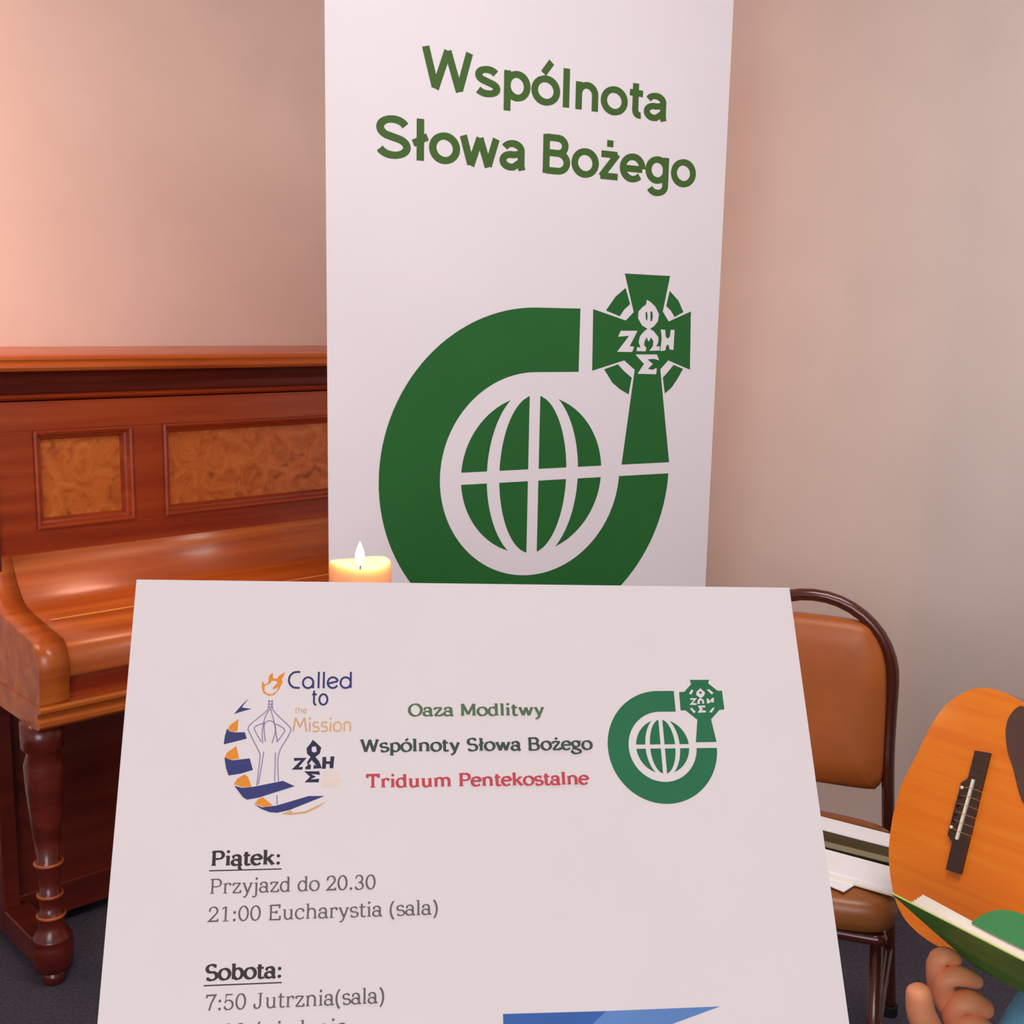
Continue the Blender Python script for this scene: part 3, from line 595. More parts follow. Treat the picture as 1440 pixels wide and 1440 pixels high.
# ---------------------------------------------------------------- roll-up banner
def banner():
    a = math.radians(28); bu = Vector((math.cos(a), math.sin(a), 0)); bn = Vector((math.sin(a), -math.cos(a), 0))
    o = Vector((-0.32270, 2.0, 0.0))
    # local x right, y up, z towards the viewer
    t = thing('rollup_banner', 'tall white roll-up banner printed with green lettering and a large green emblem', 'banner', frame(o, bu, Z3, bn))
    bm = bmesh.new(); box(bm, 0.0, 0.834, 0.09, 2.10, -0.0012, 0.0); pn = obj('printed_panel', bm, M['panel'], t)
    text_obj('heading_text', 'Wspólnota', SANS, 0.1735, 1.7155, 0.0094, 1.50, 1.22, M['greentext'], pn, 0.0003, width=0.517, slope=-0.0225, label='dark green heading reading Wspólnota')
    text_obj('heading_text', 'Słowa', SANS, 0.0870, 1.5935, 0.0096, 1.50, 1.24, M['greentext'], pn, 0.0003, width=0.2961, slope=-0.0105, label='dark green heading word Słowa')
    text_obj('heading_text', 'Bożego', SANS, 0.4093, 1.5901, 0.0096, 1.50, 1.24, M['greentext'], pn, 0.0003, width=0.3527, slope=-0.0105, label='dark green heading word Bożego')
    sh = [[[(0.41 + 0.316 * x, 1.03 + 0.316 * y) for x, y in l] for l in s] for s in emblem('banner')]
    flatobj('emblem', sh, M['green'], pn, 0.0003, 'green ring emblem with globe and celtic cross')
    boxo('top_rail', (-0.004, 0.838, 2.095, 2.125, -0.012, 0.010), M['alu'], t, 0.003)
    bm = bmesh.new(); prism(bm, [(0.01, -0.055), (0.085, -0.045), (0.10, -0.01), (0.10, 0.012), (0.085, 0.035), (0.01, 0.045)], 0, -0.012, 0.846)
    obj('base_cassette', bm, M['alu'], t)
    bm = bmesh.new(); tube(bm, [(0.417, 0.09, -0.03), (0.417, 2.10, -0.018)], 0.008, 12); obj('support_pole', bm, M['alu'], t)
    for x in (0.14, 0.69): boxo('foot', (x - 0.02, x + 0.02, 0.0, 0.012, -0.15, 0.15), M['alu'], t, 0.002)
banner()

# ---------------------------------------------------------------- pillar candle on a pedestal table
def candle():
    cx, cy, zt = -0.214, 1.60, 0.78
    t = thing('pedestal_table', 'small round dark wooden pedestal table hidden behind the printed sheet, under the candle', 'table', Matrix.Translation((cx, cy, 0)))
    bm = bmesh.new(); lathe(bm, [(0.0, zt - 0.025), (0.16, zt - 0.025), (0.17, zt - 0.02), (0.17, zt - 0.005), (0.165, zt), (0.0, zt)][1:-1], 48); obj('tabletop', bm, M['darkwood'], t)
    bm = bmesh.new(); lathe(bm, [(0.05, 0.03), (0.03, 0.06), (0.022, 0.2), (0.03, 0.4), (0.02, 0.55), (0.03, 0.7), (0.06, zt - 0.025)], 24); obj('column', bm, M['darkwood'], t, smooth=True)
    bm = bmesh.new(); lathe(bm, [(0.15, 0.0), (0.15, 0.015), (0.06, 0.03)], 36); obj('base', bm, M['darkwood'], t)
    m = bpy.data.materials.new('candle_wax'); m.use_nodes = True; b = m.node_tree.nodes['Principled BSDF']
    b.inputs['Base Color'].default_value = lin((255, 206, 150)); b.inputs['Roughness'].default_value = 0.5
    b.inputs['Subsurface Weight'].default_value = 1.0; b.inputs['Subsurface Radius'].default_value = (1.0, 0.5, 0.22); b.inputs['Subsurface Scale'].default_value = 0.035
    t = thing('pillar_candle', 'lit cream pillar candle standing in front of the banner just above the printed sheet', 'candle', Matrix.Translation((cx, cy, zt)))
    R, H = 0.0440, 0.201
    bm = bmesh.new(); seg = 56; rings = []
    for r, z, wob in ((R - 0.003, 0.0, 0), (R, 0.003, 0), (R, H - 0.012, 0.2), (R - 0.0005, H - 0.002, 1), (R - 0.003, H + 0.001, 1), (R - 0.007, H - 0.001, 1), (R - 0.012, H - 0.007, 0.4), (0.012, H - 0.012, 0)):
        rings.append([bm.verts.new((r * math.cos(k * 2 * math.pi / seg), r * math.sin(k * 2 * math.pi / seg), z + wob * 0.003 * math.sin(k * 6.2832 / seg * 2 + 0.5))) for k in range(seg)])
    for p, q in zip(rings, rings[1:]):
        for k in range(seg): bm.faces.new((p[k], p[(k + 1) % seg], q[(k + 1) % seg], q[k]))
    bm.faces.new(rings[0][::-1]); bm.faces.new(rings[-1])
    obj('wax_body', bm, m, t, smooth=True)
    bm = bmesh.new(); tube(bm, spline([(0, 0, H - 0.013), (0.0005, 0, H - 0.006), (0.002, 0, H)], 4), 0.0011, 8); obj('wick', bm, M['black'], t)
    fm = bpy.data.materials.new('candle_flame'); fm.use_nodes = True; nt = fm.node_tree; nt.nodes.clear()
    out = nt.nodes.new('ShaderNodeOutputMaterial'); em = nt.nodes.new('ShaderNodeEmission'); em.inputs[0].default_value = (1.0, 0.80, 0.5, 1); em.inputs[1].default_value = 14
    nt.links.new(em.outputs[0], out.inputs[0])
    bm = bmesh.new(); lathe(bm, [(0.0012, H - 0.004), (0.0048, H + 0.002), (0.0066, H + 0.008), (0.0058, H + 0.015), (0.0038, H + 0.021), (0.0014, H + 0.027), (0.0003, H + 0.030)], 20)
    obj('flame', bm, fm, t, smooth=True)
    ld = bpy.data.lights.new('candle_glow', 'POINT'); ld.energy = 0.42; ld.color = (1.0, 0.66, 0.34); ld.shadow_soft_size = 0.006
    lo = bpy.data.objects.new('candle_glow', ld); COL.objects.link(lo); lo.location = (cx, cy, zt + H + 0.033)
candle()

# ---------------------------------------------------------------- printed sheet on a music stand
def sheet():
    P = Vector((-0.114235, 0.34362, 1.248398)); u = Vector((0.98741927, 0.15532944, -0.02959645)); v = Vector((-0.05759416, 0.52761093, 0.84753149))
    n = u.cross(v); mw = frame(P, u, v, n)
    t = thing('printed_programme', 'white printed programme sheet in the foreground with logos and Polish timetable text', 'sheet', mw)
    bm = bmesh.new(); box(bm, 0, 0.21, -0.297, 0, -0.0007, 0); pg = obj('paper', bm, M['paper'], t)
    z = 0.00003; mm = 0.001; k = lambda pts: [(x * mm, y * mm) for x, y in pts]
    F = lambda name, keys, m, label=None: flatobj(name, [[k(DATA[q])] for q in keys], m, pg, z, label)
    # heading lines
    X = lambda nm, s, x0, y0, sz, m, x1, label, thick=1.75, thin=0.82, **kw: text_obj(nm, s, SERIF, x0 * mm, y0 * mm, sz * mm, thick, thin, m, pg, z, width=(x1 - x0) * mm, label=label, **kw)
    X('printed_line', 'Oaza Modlitwy', 82.5, -42.5, 0.52, M['pgtext'], 124.6, 'olive green bold line Oaza Modlitwy')
    X('printed_line', 'Wspólnoty Słowa Bożego', 68.1, -53.2, 0.53, M['pdtext'], 139.0, 'dark green bold line Wspólnoty Słowa Bożego')
    X('printed_line', 'Triduum Pentekostalne', 69.9, -63.7, 0.53, M['pred'], 137.2, 'red bold line Triduum Pentekostalne')
    X('printed_line', 'Piątek:', 26.7, -84.7, 0.56, M['pblack'], 46.4, 'black bold underlined heading Piątek:', rule=(26.5 * mm, 46.5 * mm, -86.0 * mm, 0.35 * mm))
    X('printed_line', 'Przyjazd do 20.30', 26.8, -92.2, 0.56, M['pgrey'], 73.2, 'grey line Przyjazd do 20.30', 0.95, 0.52)
    X('printed_line', '21:00 Eucharystia (sala)', 26.8, -99.6, 0.56, M['pgrey'], 91.0, 'grey line 21:00 Eucharystia (sala)', 0.95, 0.52)
    X('printed_line', 'Sobota:', 26.9, -114.6, 0.56, M['pblack'], 47.8, 'black bold underlined heading Sobota:', rule=(26.8 * mm, 47.6 * mm, -115.9 * mm, 0.35 * mm))
    X('printed_line', '7:50 Jutrznia(sala)', 27.4, -122.2, 0.56, M['pgrey'], 75.8, 'grey line 7:50 Jutrznia(sala)', 0.95, 0.52)
    X('printed_line', '8:00 śniadanie', 27.4, -129.6, 0.56, M['pgrey'], 65.4, 'grey line 8:00 śniadanie', 0.95, 0.52)
    # green emblem
    sh = [[[((161.4 + 17.5 * x) * mm, (-52.45 + 17.5 * y) * mm) for x, y in l] for l in s] for s in emblem('sheet')]
    flatobj('emblem', sh, M['pgreen'], pg, z, 'small green ring emblem with globe and cross')
    # retreat logo
    F('logo_ribbon', ('p_o1', 'p_o2', 'p_o3', 'p_o4'), M['orange'], 'orange ribbon folds of the round logo')
    bm = bmesh.new()
    for q in ('p_b1', 'p_b2', 'p_b3', 'p_b4', 'p_r0'): fill2d(bm, [k(DATA[q])], z + 0.00002)
    obj('logo_ribbon', bm, M['navy'], pg, smooth='raw')['label'] = 'navy ribbon strips of the round logo'
    F('logo_ribbon_tail', ('p_t5',), M['tan'])
    bm = bmesh.new(); fill2d(bm, [k(DATA['p_fl']), k(DATA['p_fl_in'])], z); obj('logo_flame', bm, M['orange'], pg, smooth='raw')
    bm = bmesh.new()
    for l in DATA['fig']: ribbon(bm, k(spline([(*p, 0) for p in l], 4)) if False else [(p[0], p[1]) for p in k([q[:2] for q in spline([(x, y, 0) for x, y in l], 4)])], 0.17 * mm, z)
    obj('logo_figure', bm, M['lilac'], pg, smooth='raw')['label'] = 'thin outlined figure with raised joined hands'
    bm = bmesh.new(); fill2d(bm, [k(DATA['pz_drop']), k(DATA['pz_eye'])], z)
    for q in ('pz_Z', 'pz_H', 'pz_S'): fill2d(bm, [k(DATA[q])], z)
    obj('logo_cross_letters', bm, M['dnavy'], pg, smooth='raw')
    bm = bmesh.new()
    for x, y, w_, h_ in ((57.6, -60.0, 1.1, 1.4), (59.2, -60.0, 1.1, 1.4), (60.8, -60.0, 1.3, 1.4), (57.4, -63.2, 4.9, 2.4)):
        fill2d(bm, [[(x * mm, y * mm), ((x + w_) * mm, y * mm), ((x + w_) * mm, (y + h_) * mm), (x * mm, (y + h_) * mm)]], z)
    obj('logo_faint_print', bm, M['cream'], pg, smooth='raw')
    Dk = lambda s, x0, y0, sz, m, x1, th=0.85, sl=0.0: text_obj('logo_text', s, DECO, x0 * mm, y0 * mm, sz * mm, th, th, m, pg, z, width=(x1 - x0) * mm, track=0.3, slope=sl)
    Dk('Called', 46.4, -33.9, 0.72, M['navy'], 66.0, 0.9); Dk('to', 53.7, -39.0, 0.70, M['navy'], 58.6, 0.9)
    Dk('the', 48.8, -41.4, 0.26, M['tan'], 52.4, 0.9); Dk('Mission', 48.2, -47.0, 0.60, M['tan'], 65.8, 0.8)
    # blue printed picture lower down
    flatobj('blue_picture', [[k([(108.5, -126.4), (138.0, -126.9), (108.5, -150.0)])]], M['blue'], pg, z)
    flatobj('blue_picture', [[k([(138.0, -126.9), (171.6, -127.1), (150.0, -133.0), (108.5, -150.0)])]], M['lblue'], pg, z, 'lighter blue wedge of the picture')
    # music stand carrying it
    s = thing('music_stand', 'black metal music stand holding the printed sheet from behind', 'music stand', mw)
    boxo('desk', (0.012, 0.198, -0.285, -0.02, -0.0045, -0.0022), M['black'], s, 0.0008)
    boxo('ledge', (0.012, 0.198, -0.302, -0.2975, -0.0045, 0.03), M['black'], s, 0.0008)
    inv = mw.inverted()
    foot = inv @ Vector((0.0, 0.42, 0.0)); neck = Vector((0.105, -0.17, -0.012))
    nw = mw @ neck; base = Vector((nw.x, nw.y, 0.0))
    bm = bmesh.new(); tube(bm, [neck, inv @ (base + Vector((0, 0, 0.25)))], 0.009, 14); obj('pole', bm, M['black'], s, smooth=True)
    for q in range(3):
        a = math.radians(90 + 120 * q); d = Vector((math.cos(a), math.sin(a), 0))
        bm = bmesh.new(); tube(bm, [inv @ (base + Vector((0, 0, 0.32))), inv @ (base + d * 0.12 + Vector((0, 0, 0.22))), inv @ (base + d * 0.26 + Vector((0, 0, 0.008)))], 0.007, 10); obj('leg', bm, M['black'], s, smooth=True)
sheet()

# ---------------------------------------------------------------- chair with papers
CH_A = math.radians(-22); CU = Vector((math.cos(CH_A), math.sin(CH_A), 0)); CN = Vector((math.sin(CH_A), -math.cos(CH_A), 0))
CHM = frame(Vector((0.556, 2.06, 0)), CU, -CN, Z3)
def chair():
    t = thing('stacking_chair', 'tan vinyl padded stacking chair with brown tubular hoop back, papers on its seat', 'chair', CHM)
    half = [(0.185, 0.075, 0.012), (0.172, 0.03, 0.22), (0.159, 0.002, 0.42), (0.150, 0.0, 0.55), (0.148, 0.0, 0.66)]
    ar = [(0.148 * math.cos(math.radians(a)), 0.0, 0.69 + 0.147 * math.sin(math.radians(a))) for a in range(0, 181, 9)]
    path = spline(half, 5)[:-1] + ar + spline([(-x, y, z) for x, y, z in half[::-1]], 5)[1:]
    bm = bmesh.new(); tube(bm, path, 0.0115, 14); obj('back_frame', bm, M['tube'], t, smooth=True)
    # padded back
    out = spline([(0.1435, 0.515), (0.143, 0.58), (0.139, 0.68), (0.131, 0.735), (0.112, 0.776), (0.085, 0.796), (0.0, 0.800), (-0.085, 0.796), (-0.112, 0.776), (-0.131, 0.735), (-0.139, 0.68), (-0.143, 0.58), (-0.1435, 0.515), (-0.136, 0.492), (-0.115, 0.484), (0.0, 0.482), (0.115, 0.484), (0.136, 0.492)], 5, True)
    bm = bmesh.new(); rings = []
    cz = 0.645
    for s_, y in ((0.93, 0.014), (1.0, 0.006), (1.0, -0.006), (0.975, -0.016), (0.90, -0.024), (0.7, -0.029), (0.35, -0.031)):
        rings.append([bm.verts.new((x * s_, y, cz + (z - cz) * s_)) for x, z in out])
    n = len(out)
    for p, q in zip(rings, rings[1:]):
        for k_ in range(n): bm.faces.new((p[k_], p[(k_ + 1) % n], q[(k_ + 1) % n], q[k_]))
    bm.faces.new(rings[0]); bm.faces.new(rings[-1])
    obj('back_pad', bm, M['vinyl'], t, smooth=True)
    # cushion
    ol = spline([(0.0, -0.082), (0.11, -0.088), (0.172, -0.115), (0.192, -0.20), (0.200, -0.34), (0.190, -0.392), (0.14, -0.415), (0.0, -0.425), (-0.14, -0.415), (-0.190, -0.392), (-0.200, -0.34), (-0.192, -0.20), (-0.172, -0.115), (-0.11, -0.088)], 5, True)
    bm = bmesh.new(); rings = []; cy = -0.255
    for s_, z in ((0.93, 0.412), (0.985, 0.418), (1.0, 0.432), (1.0, 0.445), (0.985, 0.456), (0.94, 0.464), (0.8, 0.468), (0.4, 0.470)):
        rings.append([bm.verts.new((x * s_, cy + (y - cy) * s_, z)) for x, y in ol])
    n = len(ol)
    for p, q in zip(rings, rings[1:]):
        for k_ in range(n): bm.faces.new((p[k_], p[(k_ + 1) % n], q[(k_ + 1) % n], q[k_]))
    bm.faces.new(rings[0]); bm.faces.new(rings[-1])
    obj('seat', bm, M['seatv'], t, smooth=True)
    bm = bmesh.new(); tube(bm, spline([(0.165, 0.0, 0.40), (0.175, -0.12, 0.402), (0.175, -0.36, 0.402), (0.15, -0.395, 0.402), (-0.15, -0.395, 0.402), (-0.175, -0.36, 0.402), (-0.175, -0.12, 0.402), (-0.165, 0.0, 0.40)], 5), 0.010, 12); obj('seat_frame', bm, M['tube'], t, smooth=True)
    for sx in (1, -1):
        bm = bmesh.new(); tube(bm, [(sx * 0.172, -0.37, 0.402), (sx * 0.185, -0.40, 0.012)], 0.0105, 12); lg = obj('front_leg', bm, M['tube'], t, smooth=True)
        bm = bmesh.new(); lathe(bm, [(0.014, 0.0), (0.014, 0.02), (0.012, 0.024)], 14, sx * 0.185, -0.40); obj('rubber_foot', bm, M['black'], lg)
        bm = bmesh.new(); lathe(bm, [(0.015, 0.0), (0.015, 0.02), (0.012, 0.024)], 14, sx * 0.185, 0.075); obj('rubber_foot', bm, M['black'], t)
        bm = bmesh.new(); tube(bm, [(sx * 0.18, -0.385, 0.16), (sx * 0.177, 0.04, 0.16)], 0.007, 10); obj('side_rail', bm, M['tube'], t, smooth=True)
chair()

def card(name, cx, cy, ang, w_, d_, z0, th, m, label, cat, curl=0.0, parent=None):
    """a thin sheet lying flat; ang turns its long side"""
    mw = Matrix.Translation((cx, cy, z0)) @ rotz(math.radians(ang))
    bm = bmesh.new(); nx = 10
    top = []; bot = []
    for i in range(nx + 1):
        x = -w_ / 2 + w_ * i / nx; zc = curl * (x / (w_ / 2)) ** 2
        top.append([bm.verts.new((x, y, zc + th)) for y in (-d_ / 2, d_ / 2)]); bot.append([bm.verts.new((x, y, zc)) for y in (-d_ / 2, d_ / 2)])
    for i in range(nx):
        bm.faces.new((top[i][0], top[i + 1][0], top[i + 1][1], top[i][1])); bm.faces.new((bot[i][1], bot[i + 1][1], bot[i + 1][0], bot[i][0]))
        bm.faces.new((bot[i][0], bot[i + 1][0], top[i + 1][0], top[i][0])); bm.faces.new((bot[i][1], top[i][1], top[i + 1][1], bot[i + 1][1]))
    bm.faces.new((bot[0][0], top[0][0], top[0][1], bot[0][1])); bm.faces.new((bot[-1][0], bot[-1][1], top[-1][1], top[-1][0]))
    o = obj(name, bm, m, parent, mw); return tag(o, label, cat)

def papers():
    card('note_card', 0.500, 1.695, -46, 0.10, 0.046, 0.4712, 0.0012, M['white'], 'small white card lying at the front edge of the chair seat, below the open booklet', 'card')
    t = thing('document_folder', 'dark olive folder with grey edge lying under the white sheets on the chair seat', 'folder', Matrix.Translation((0.560, 1.795, 0.4725)) @ rotz(math.radians(-31)))
    boxo('cover', (-0.17, 0.115, -0.030, 0.082, 0.0, 0.008), M['olive'], t, 0.001)
    boxo('page_edge', (-0.168, 0.113, -0.034, -0.016, 0.0082, 0.0095), M['olive2'], t)['label'] = 'grey olive strip along the front edge'
    card('paper_sheet', 0.590, 1.832, -33, 0.26, 0.050, 0.4815, 0.0016, M['white'], 'white paper strip at the back of the chair seat, nearest the backrest', 'paper')
    t2 = thing('open_booklet', 'open white booklet at the front of the chair seat beside the guitar', 'booklet', Matrix.Translation((0.555, 1.715, 0.4712)) @ rotz(math.radians(-33)))
    boxo('pages', (-0.14, 0.085, -0.044, 0.031, 0.0, 0.0085), M['white'], t2, 0.002)
    boxo('lower_page', (-0.14, 0.085, -0.051, -0.0442, 0.0, 0.004), M['pages'], t2, 0.001)
papers()

# ---------------------------------------------------------------- guitar
GX = Vector((0.58071379, -0.81373609, 0.02459829)); GY = Vector((0.26505601, 0.21755037, 0.93937061)); GN = Vector((-0.76975113, -0.53898554, 0.34202014))
GB = Vector((0.64422718, 1.52, 0.65925515)); GM = frame(GB, GX, GY, GN)
def guitar():
    t = thing('acoustic_guitar', 'amber topped acoustic guitar held across the lap behind the green songbook', 'guitar', GM)
    y0 = -0.010
    up = [(-0.1105, -0.020), (-0.110, 0.002), (-0.1085, 0.012), (-0.099, 0.054), (-0.089, 0.100), (-0.075, 0.134), (-0.053, 0.159), (-0.031, 0.1715), (-0.002, 0.175), (0.034, 0.168), (0.065, 0.154), (0.100, 0.138), (0.140, 0.126), (0.175, 0.123), (0.21, 0.127), (0.25, 0.131), (0.29, 0.120), (0.312, 0.092), (0.322, 0.042)]
    lo = [(-0.1095, -0.050), (-0.101, -0.096), (-0.080, -0.142), (-0.053, -0.171), (-0.020, -0.184), (0.015, -0.187), (0.055, -0.178), (0.100, -0.158), (0.140, -0.146), (0.175, -0.143), (0.21, -0.147), (0.25, -0.151), (0.29, -0.140), (0.312, -0.112), (0.322, -0.062)]
    pts = spline([(x, y, 0) for x, y in up] + [(x, y, 0) for x, y in lo[::-1]], 5, True)
    ol = [(p[0], p[1]) for p in pts]
    bm = bmesh.new(); fill2d(bm, [ol], 0.0); fill2d(bm, [ol[::-1]], -0.003)
    n = len(ol); bm.verts.ensure_lookup_table()
    for i in range(n): bm.faces.new((bm.verts[i], bm.verts[(i + 1) % n], bm.verts[2 * n - 1 - (i + 1) % n], bm.verts[2 * n - 1 - i]))
    obj('soundboard', bm, M['spruce'], t)
    bm = bmesh.new(); sc = [(0.9985 * (x - 0.1) + 0.1, 0.9985 * y) for x, y in ol]
    prism(bm, sc, 2, -0.098, -0.0032); obj('back_and_sides', bm, M['gside'], t)
    # bridge with saddle and pins
    bm = bmesh.new()
    br = [(-0.009, 0.085), (0.012, 0.088), (0.016, -0.083), (-0.005, -0.085), (-0.0065, -0.046), (-0.010, -0.044), (-0.016, -0.039), (-0.0165, 0.036), (-0.011, 0.042), (-0.0085, 0.046)]
    prism(bm, br, 2, 0.0002, 0.008); bg = obj('bridge', bm, M['rosewood'], t, bevel=0.0012)
    bm = bmesh.new(); prism(bm, [(-0.0015, -0.040), (0.0020, -0.040), (0.0030, 0.046), (-0.0005, 0.046)], 2, 0.008, 0.0115); obj('saddle', bm, M['bone'], bg)
    for y in (0.030, 0.0175, 0.005, -0.0075, -0.0165, -0.027):
        bm = bmesh.new(); lathe(bm, [(0.0022, 0.008), (0.0026, 0.0095), (0.0014, 0.011)], 10, -0.0125, y); obj('bridge_pin', bm, M['bone'] if y in (0.030, -0.027) else M['black'], bg, smooth=True)
    pg = spline([(0.037, 0.163, 0), (0.024, 0.147, 0), (0.023, 0.126, 0), (0.033, 0.099, 0), (0.047, 0.078, 0), (0.074, 0.037, 0), (0.10, 0.042, 0), (0.145, 0.05, 0), (0.14, 0.09, 0), (0.10, 0.122, 0), (0.062, 0.150, 0)], 5, True)
    bm = bmesh.new(); prism(bm, [p[:2] for p in pg], 2, 0.0002, 0.0018); obj('pickguard', bm, M['guard'], t)
    bm = bmesh.new(); fill2d(bm, [arc(0.165, y0 + 0.005, 0.048, 0.048, 0, 348, 29)], 0.0004); obj('soundhole', bm, M['black'], t, smooth='raw')
    bm = bmesh.new(); tube(bm, [(p[0], p[1], 0.0004) for p in arc(0.165, y0 + 0.005, 0.055, 0.055, 0, 348, 29)], 0.0016, 6, True); obj('rosette', bm, M['bone'], t)
    boxo('neck', (0.322, 0.66, y0 + 0.005 - 0.024, y0 + 0.005 + 0.024, -0.022, 0.002), M['gside'], t, 0.004)
    boxo('fretboard', (0.215, 0.66, y0 + 0.005 - 0.026, y0 + 0.005 + 0.026, 0.0022, 0.007), M['rosewood'], t, 0.001)
    boxo('headstock', (0.66, 0.82, y0 + 0.005 - 0.034, y0 + 0.005 + 0.034, -0.024, -0.006), M['gside'], t, 0.003)
    for k_ in range(3):
        for sy in (-1, 1):
            bm = bmesh.new(); tube(bm, [(0.69 + 0.045 * k_, y0 + 0.005 + sy * 0.034, -0.015), (0.69 + 0.045 * k_, y0 + 0.005 + sy * 0.055, -0.015)], 0.006, 8); obj('tuning_peg', bm, M['steel'], t)
    for q in range(6):
        yy = y0 + 0.0185 - 0.0105 * q + 0.012
        bm = bmesh.new(); tube(bm, [(-0.0125, 0.030 - 0.0114 * q, 0.0098), (0.0008, 0.034 - 0.0125 * q, 0.0122), (0.66, y0 + 0.005 + 0.018 - 0.0072 * q, 0.0085)], 0.00032, 5); obj('string', bm, M['nylon'], t)
guitar()

# ---------------------------------------------------------------- songbook
def songbook():
    TL = Vector((0.50214, 1.40000, 0.59828)); Q = Vector((0.67569, 1.45305, 0.43330))
    R = BOOK_R
    ex = (R - TL).normalized(); ez = ex.cross(TL - Q).normalized()
    if ez.dot(Vector((0, 0, 1.33)) - TL) < 0: ez = -ez
    ey = ez.cross(ex)
    t = thing('songbook', 'open green songbook with cream page edges held up in front of the guitar', 'book', frame(TL, ex, ey, ez))
    L, Hh = 0.30, 0.175
    bm = bmesh.new(); prism(bm, [(0.0, 0.0), (L, 0.0), (L, -Hh), (0.012, -Hh), (0.004, -Hh * 0.5)], 2, -0.0012, 0.0); fc = obj('front_cover', bm, M['cover'], t)
    bm = bmesh.new(); tube(bm, [(0.001, 0.0006, -0.0006), (L, 0.0006, -0.0006)], 0.0011, 6); obj('cover_edge', bm, M['edge'], fc)
    # page block in thin leaves with a ragged end
    bm = bmesh.new(); ng = 11
    for q in range(ng):
        z1 = -0.0014 - q * 0.0015; st = 0.036 + 0.011 * q / ng + random.uniform(-0.0025, 0.0025)
        bow = [(st + (L - 0.004 - st) * s / 12, -0.002 - 0.0006 * q * math.sin(math.pi * s / 12) ** 2) for s in range(13)]
        sag = 0.72
        zz = lambda s: z1 * (1 - (1 - sag) * s / 12)
        top = [[bm.verts.new((x, y, zz(s) - dz)) for s, (x, y) in enumerate(bow)] for dz in (0, 0.0013)]
        bot = [[bm.verts.new((x, -Hh + 0.004, zz(s) - dz)) for s, (x, y) in enumerate(bow)] for dz in (0, 0.0013)]
        for s in range(12):
            for a, b in ((top[0], top[1]), (top[1], bot[1]), (bot[1], bot[0]), (bot[0], top[0])):
                bm.faces.new((a[s], a[s + 1], b[s + 1], b[s]))
        for s in (0, 12): bm.faces.new((top[0][s], top[1][s], bot[1][s], bot[0][s]))
    obj('page_block', bm, M['pages'], t)
    bm = bmesh.new()
    out = spline([(0.128, -0.013, 0), (0.136, -0.028, 0), (0.150, -0.041, 0), (0.170, -0.048, 0), (0.20, -0.050, 0), (L, -0.050, 0)], 5)
    prism(bm, [p[:2] for p in out] + [(L, -0.013)], 1, -0.0045, -0.003)
    obj('back_cover', bm, M['sweater2'], t)['label'] = 'plain green back cover folded out with a round corner'
BOOK_R = Vector((0.58708, 1.20000, 0.62333))
M['sweater2'] = mat('plain_green_card', (62, 142, 80), 0.5, var=0.04)
songbook()

# ---------------------------------------------------------------- seated person with the guitar
def skin_eval(verts, edges, radii, sub=2, root=0):
    me = bpy.data.meshes.new('skin_tmp'); me.from_pydata(verts, edges, [])
    o = bpy.data.objects.new('skin_tmp', me); COL.objects.link(o)
    o.modifiers.new('s', 'SKIN'); m = o.modifiers.new('d', 'SUBSURF'); m.levels = sub; m.render_levels = sub
    for i, sv in enumerate(me.skin_vertices[0].data):
        r = radii[i]; sv.radius = r if isinstance(r, (tuple, list)) else (r, r); sv.use_root = (i == root)
    bpy.context.view_layer.update()
    out = bpy.data.meshes.new_from_object(o.evaluated_get(bpy.context.evaluated_depsgraph_get()))
    bpy.data.objects.remove(o); bpy.data.meshes.remove(me)
    return out

def chain_mesh(bm, joints, sub=2):
    """joints: dict name -> (pos, radius, parent)"""
    names = list(joints); idx = {k: i for i, k in enumerate(names)}
    vs = [tuple(joints[k][0]) for k in names]; rs = [joints[k][1] for k in names]
    es = [(idx[joints[k][2]], idx[k]) for k in names if joints[k][2]]
    me = skin_eval(vs, es, rs, sub); bm.from_mesh(me); bpy.data.meshes.remove(me)

def ball(bm, c, r, seg=20):
    m = Matrix.Translation(c) @ Matrix.Diagonal((*r, 1)) if isinstance(r, tuple) else Matrix.Translation(c) @ Matrix.Diagonal((r, r, r, 1))
    bmesh.ops.create_uvsphere(bm, u_segments=seg, v_segments=seg // 2 + 2, radius=1, matrix=m)

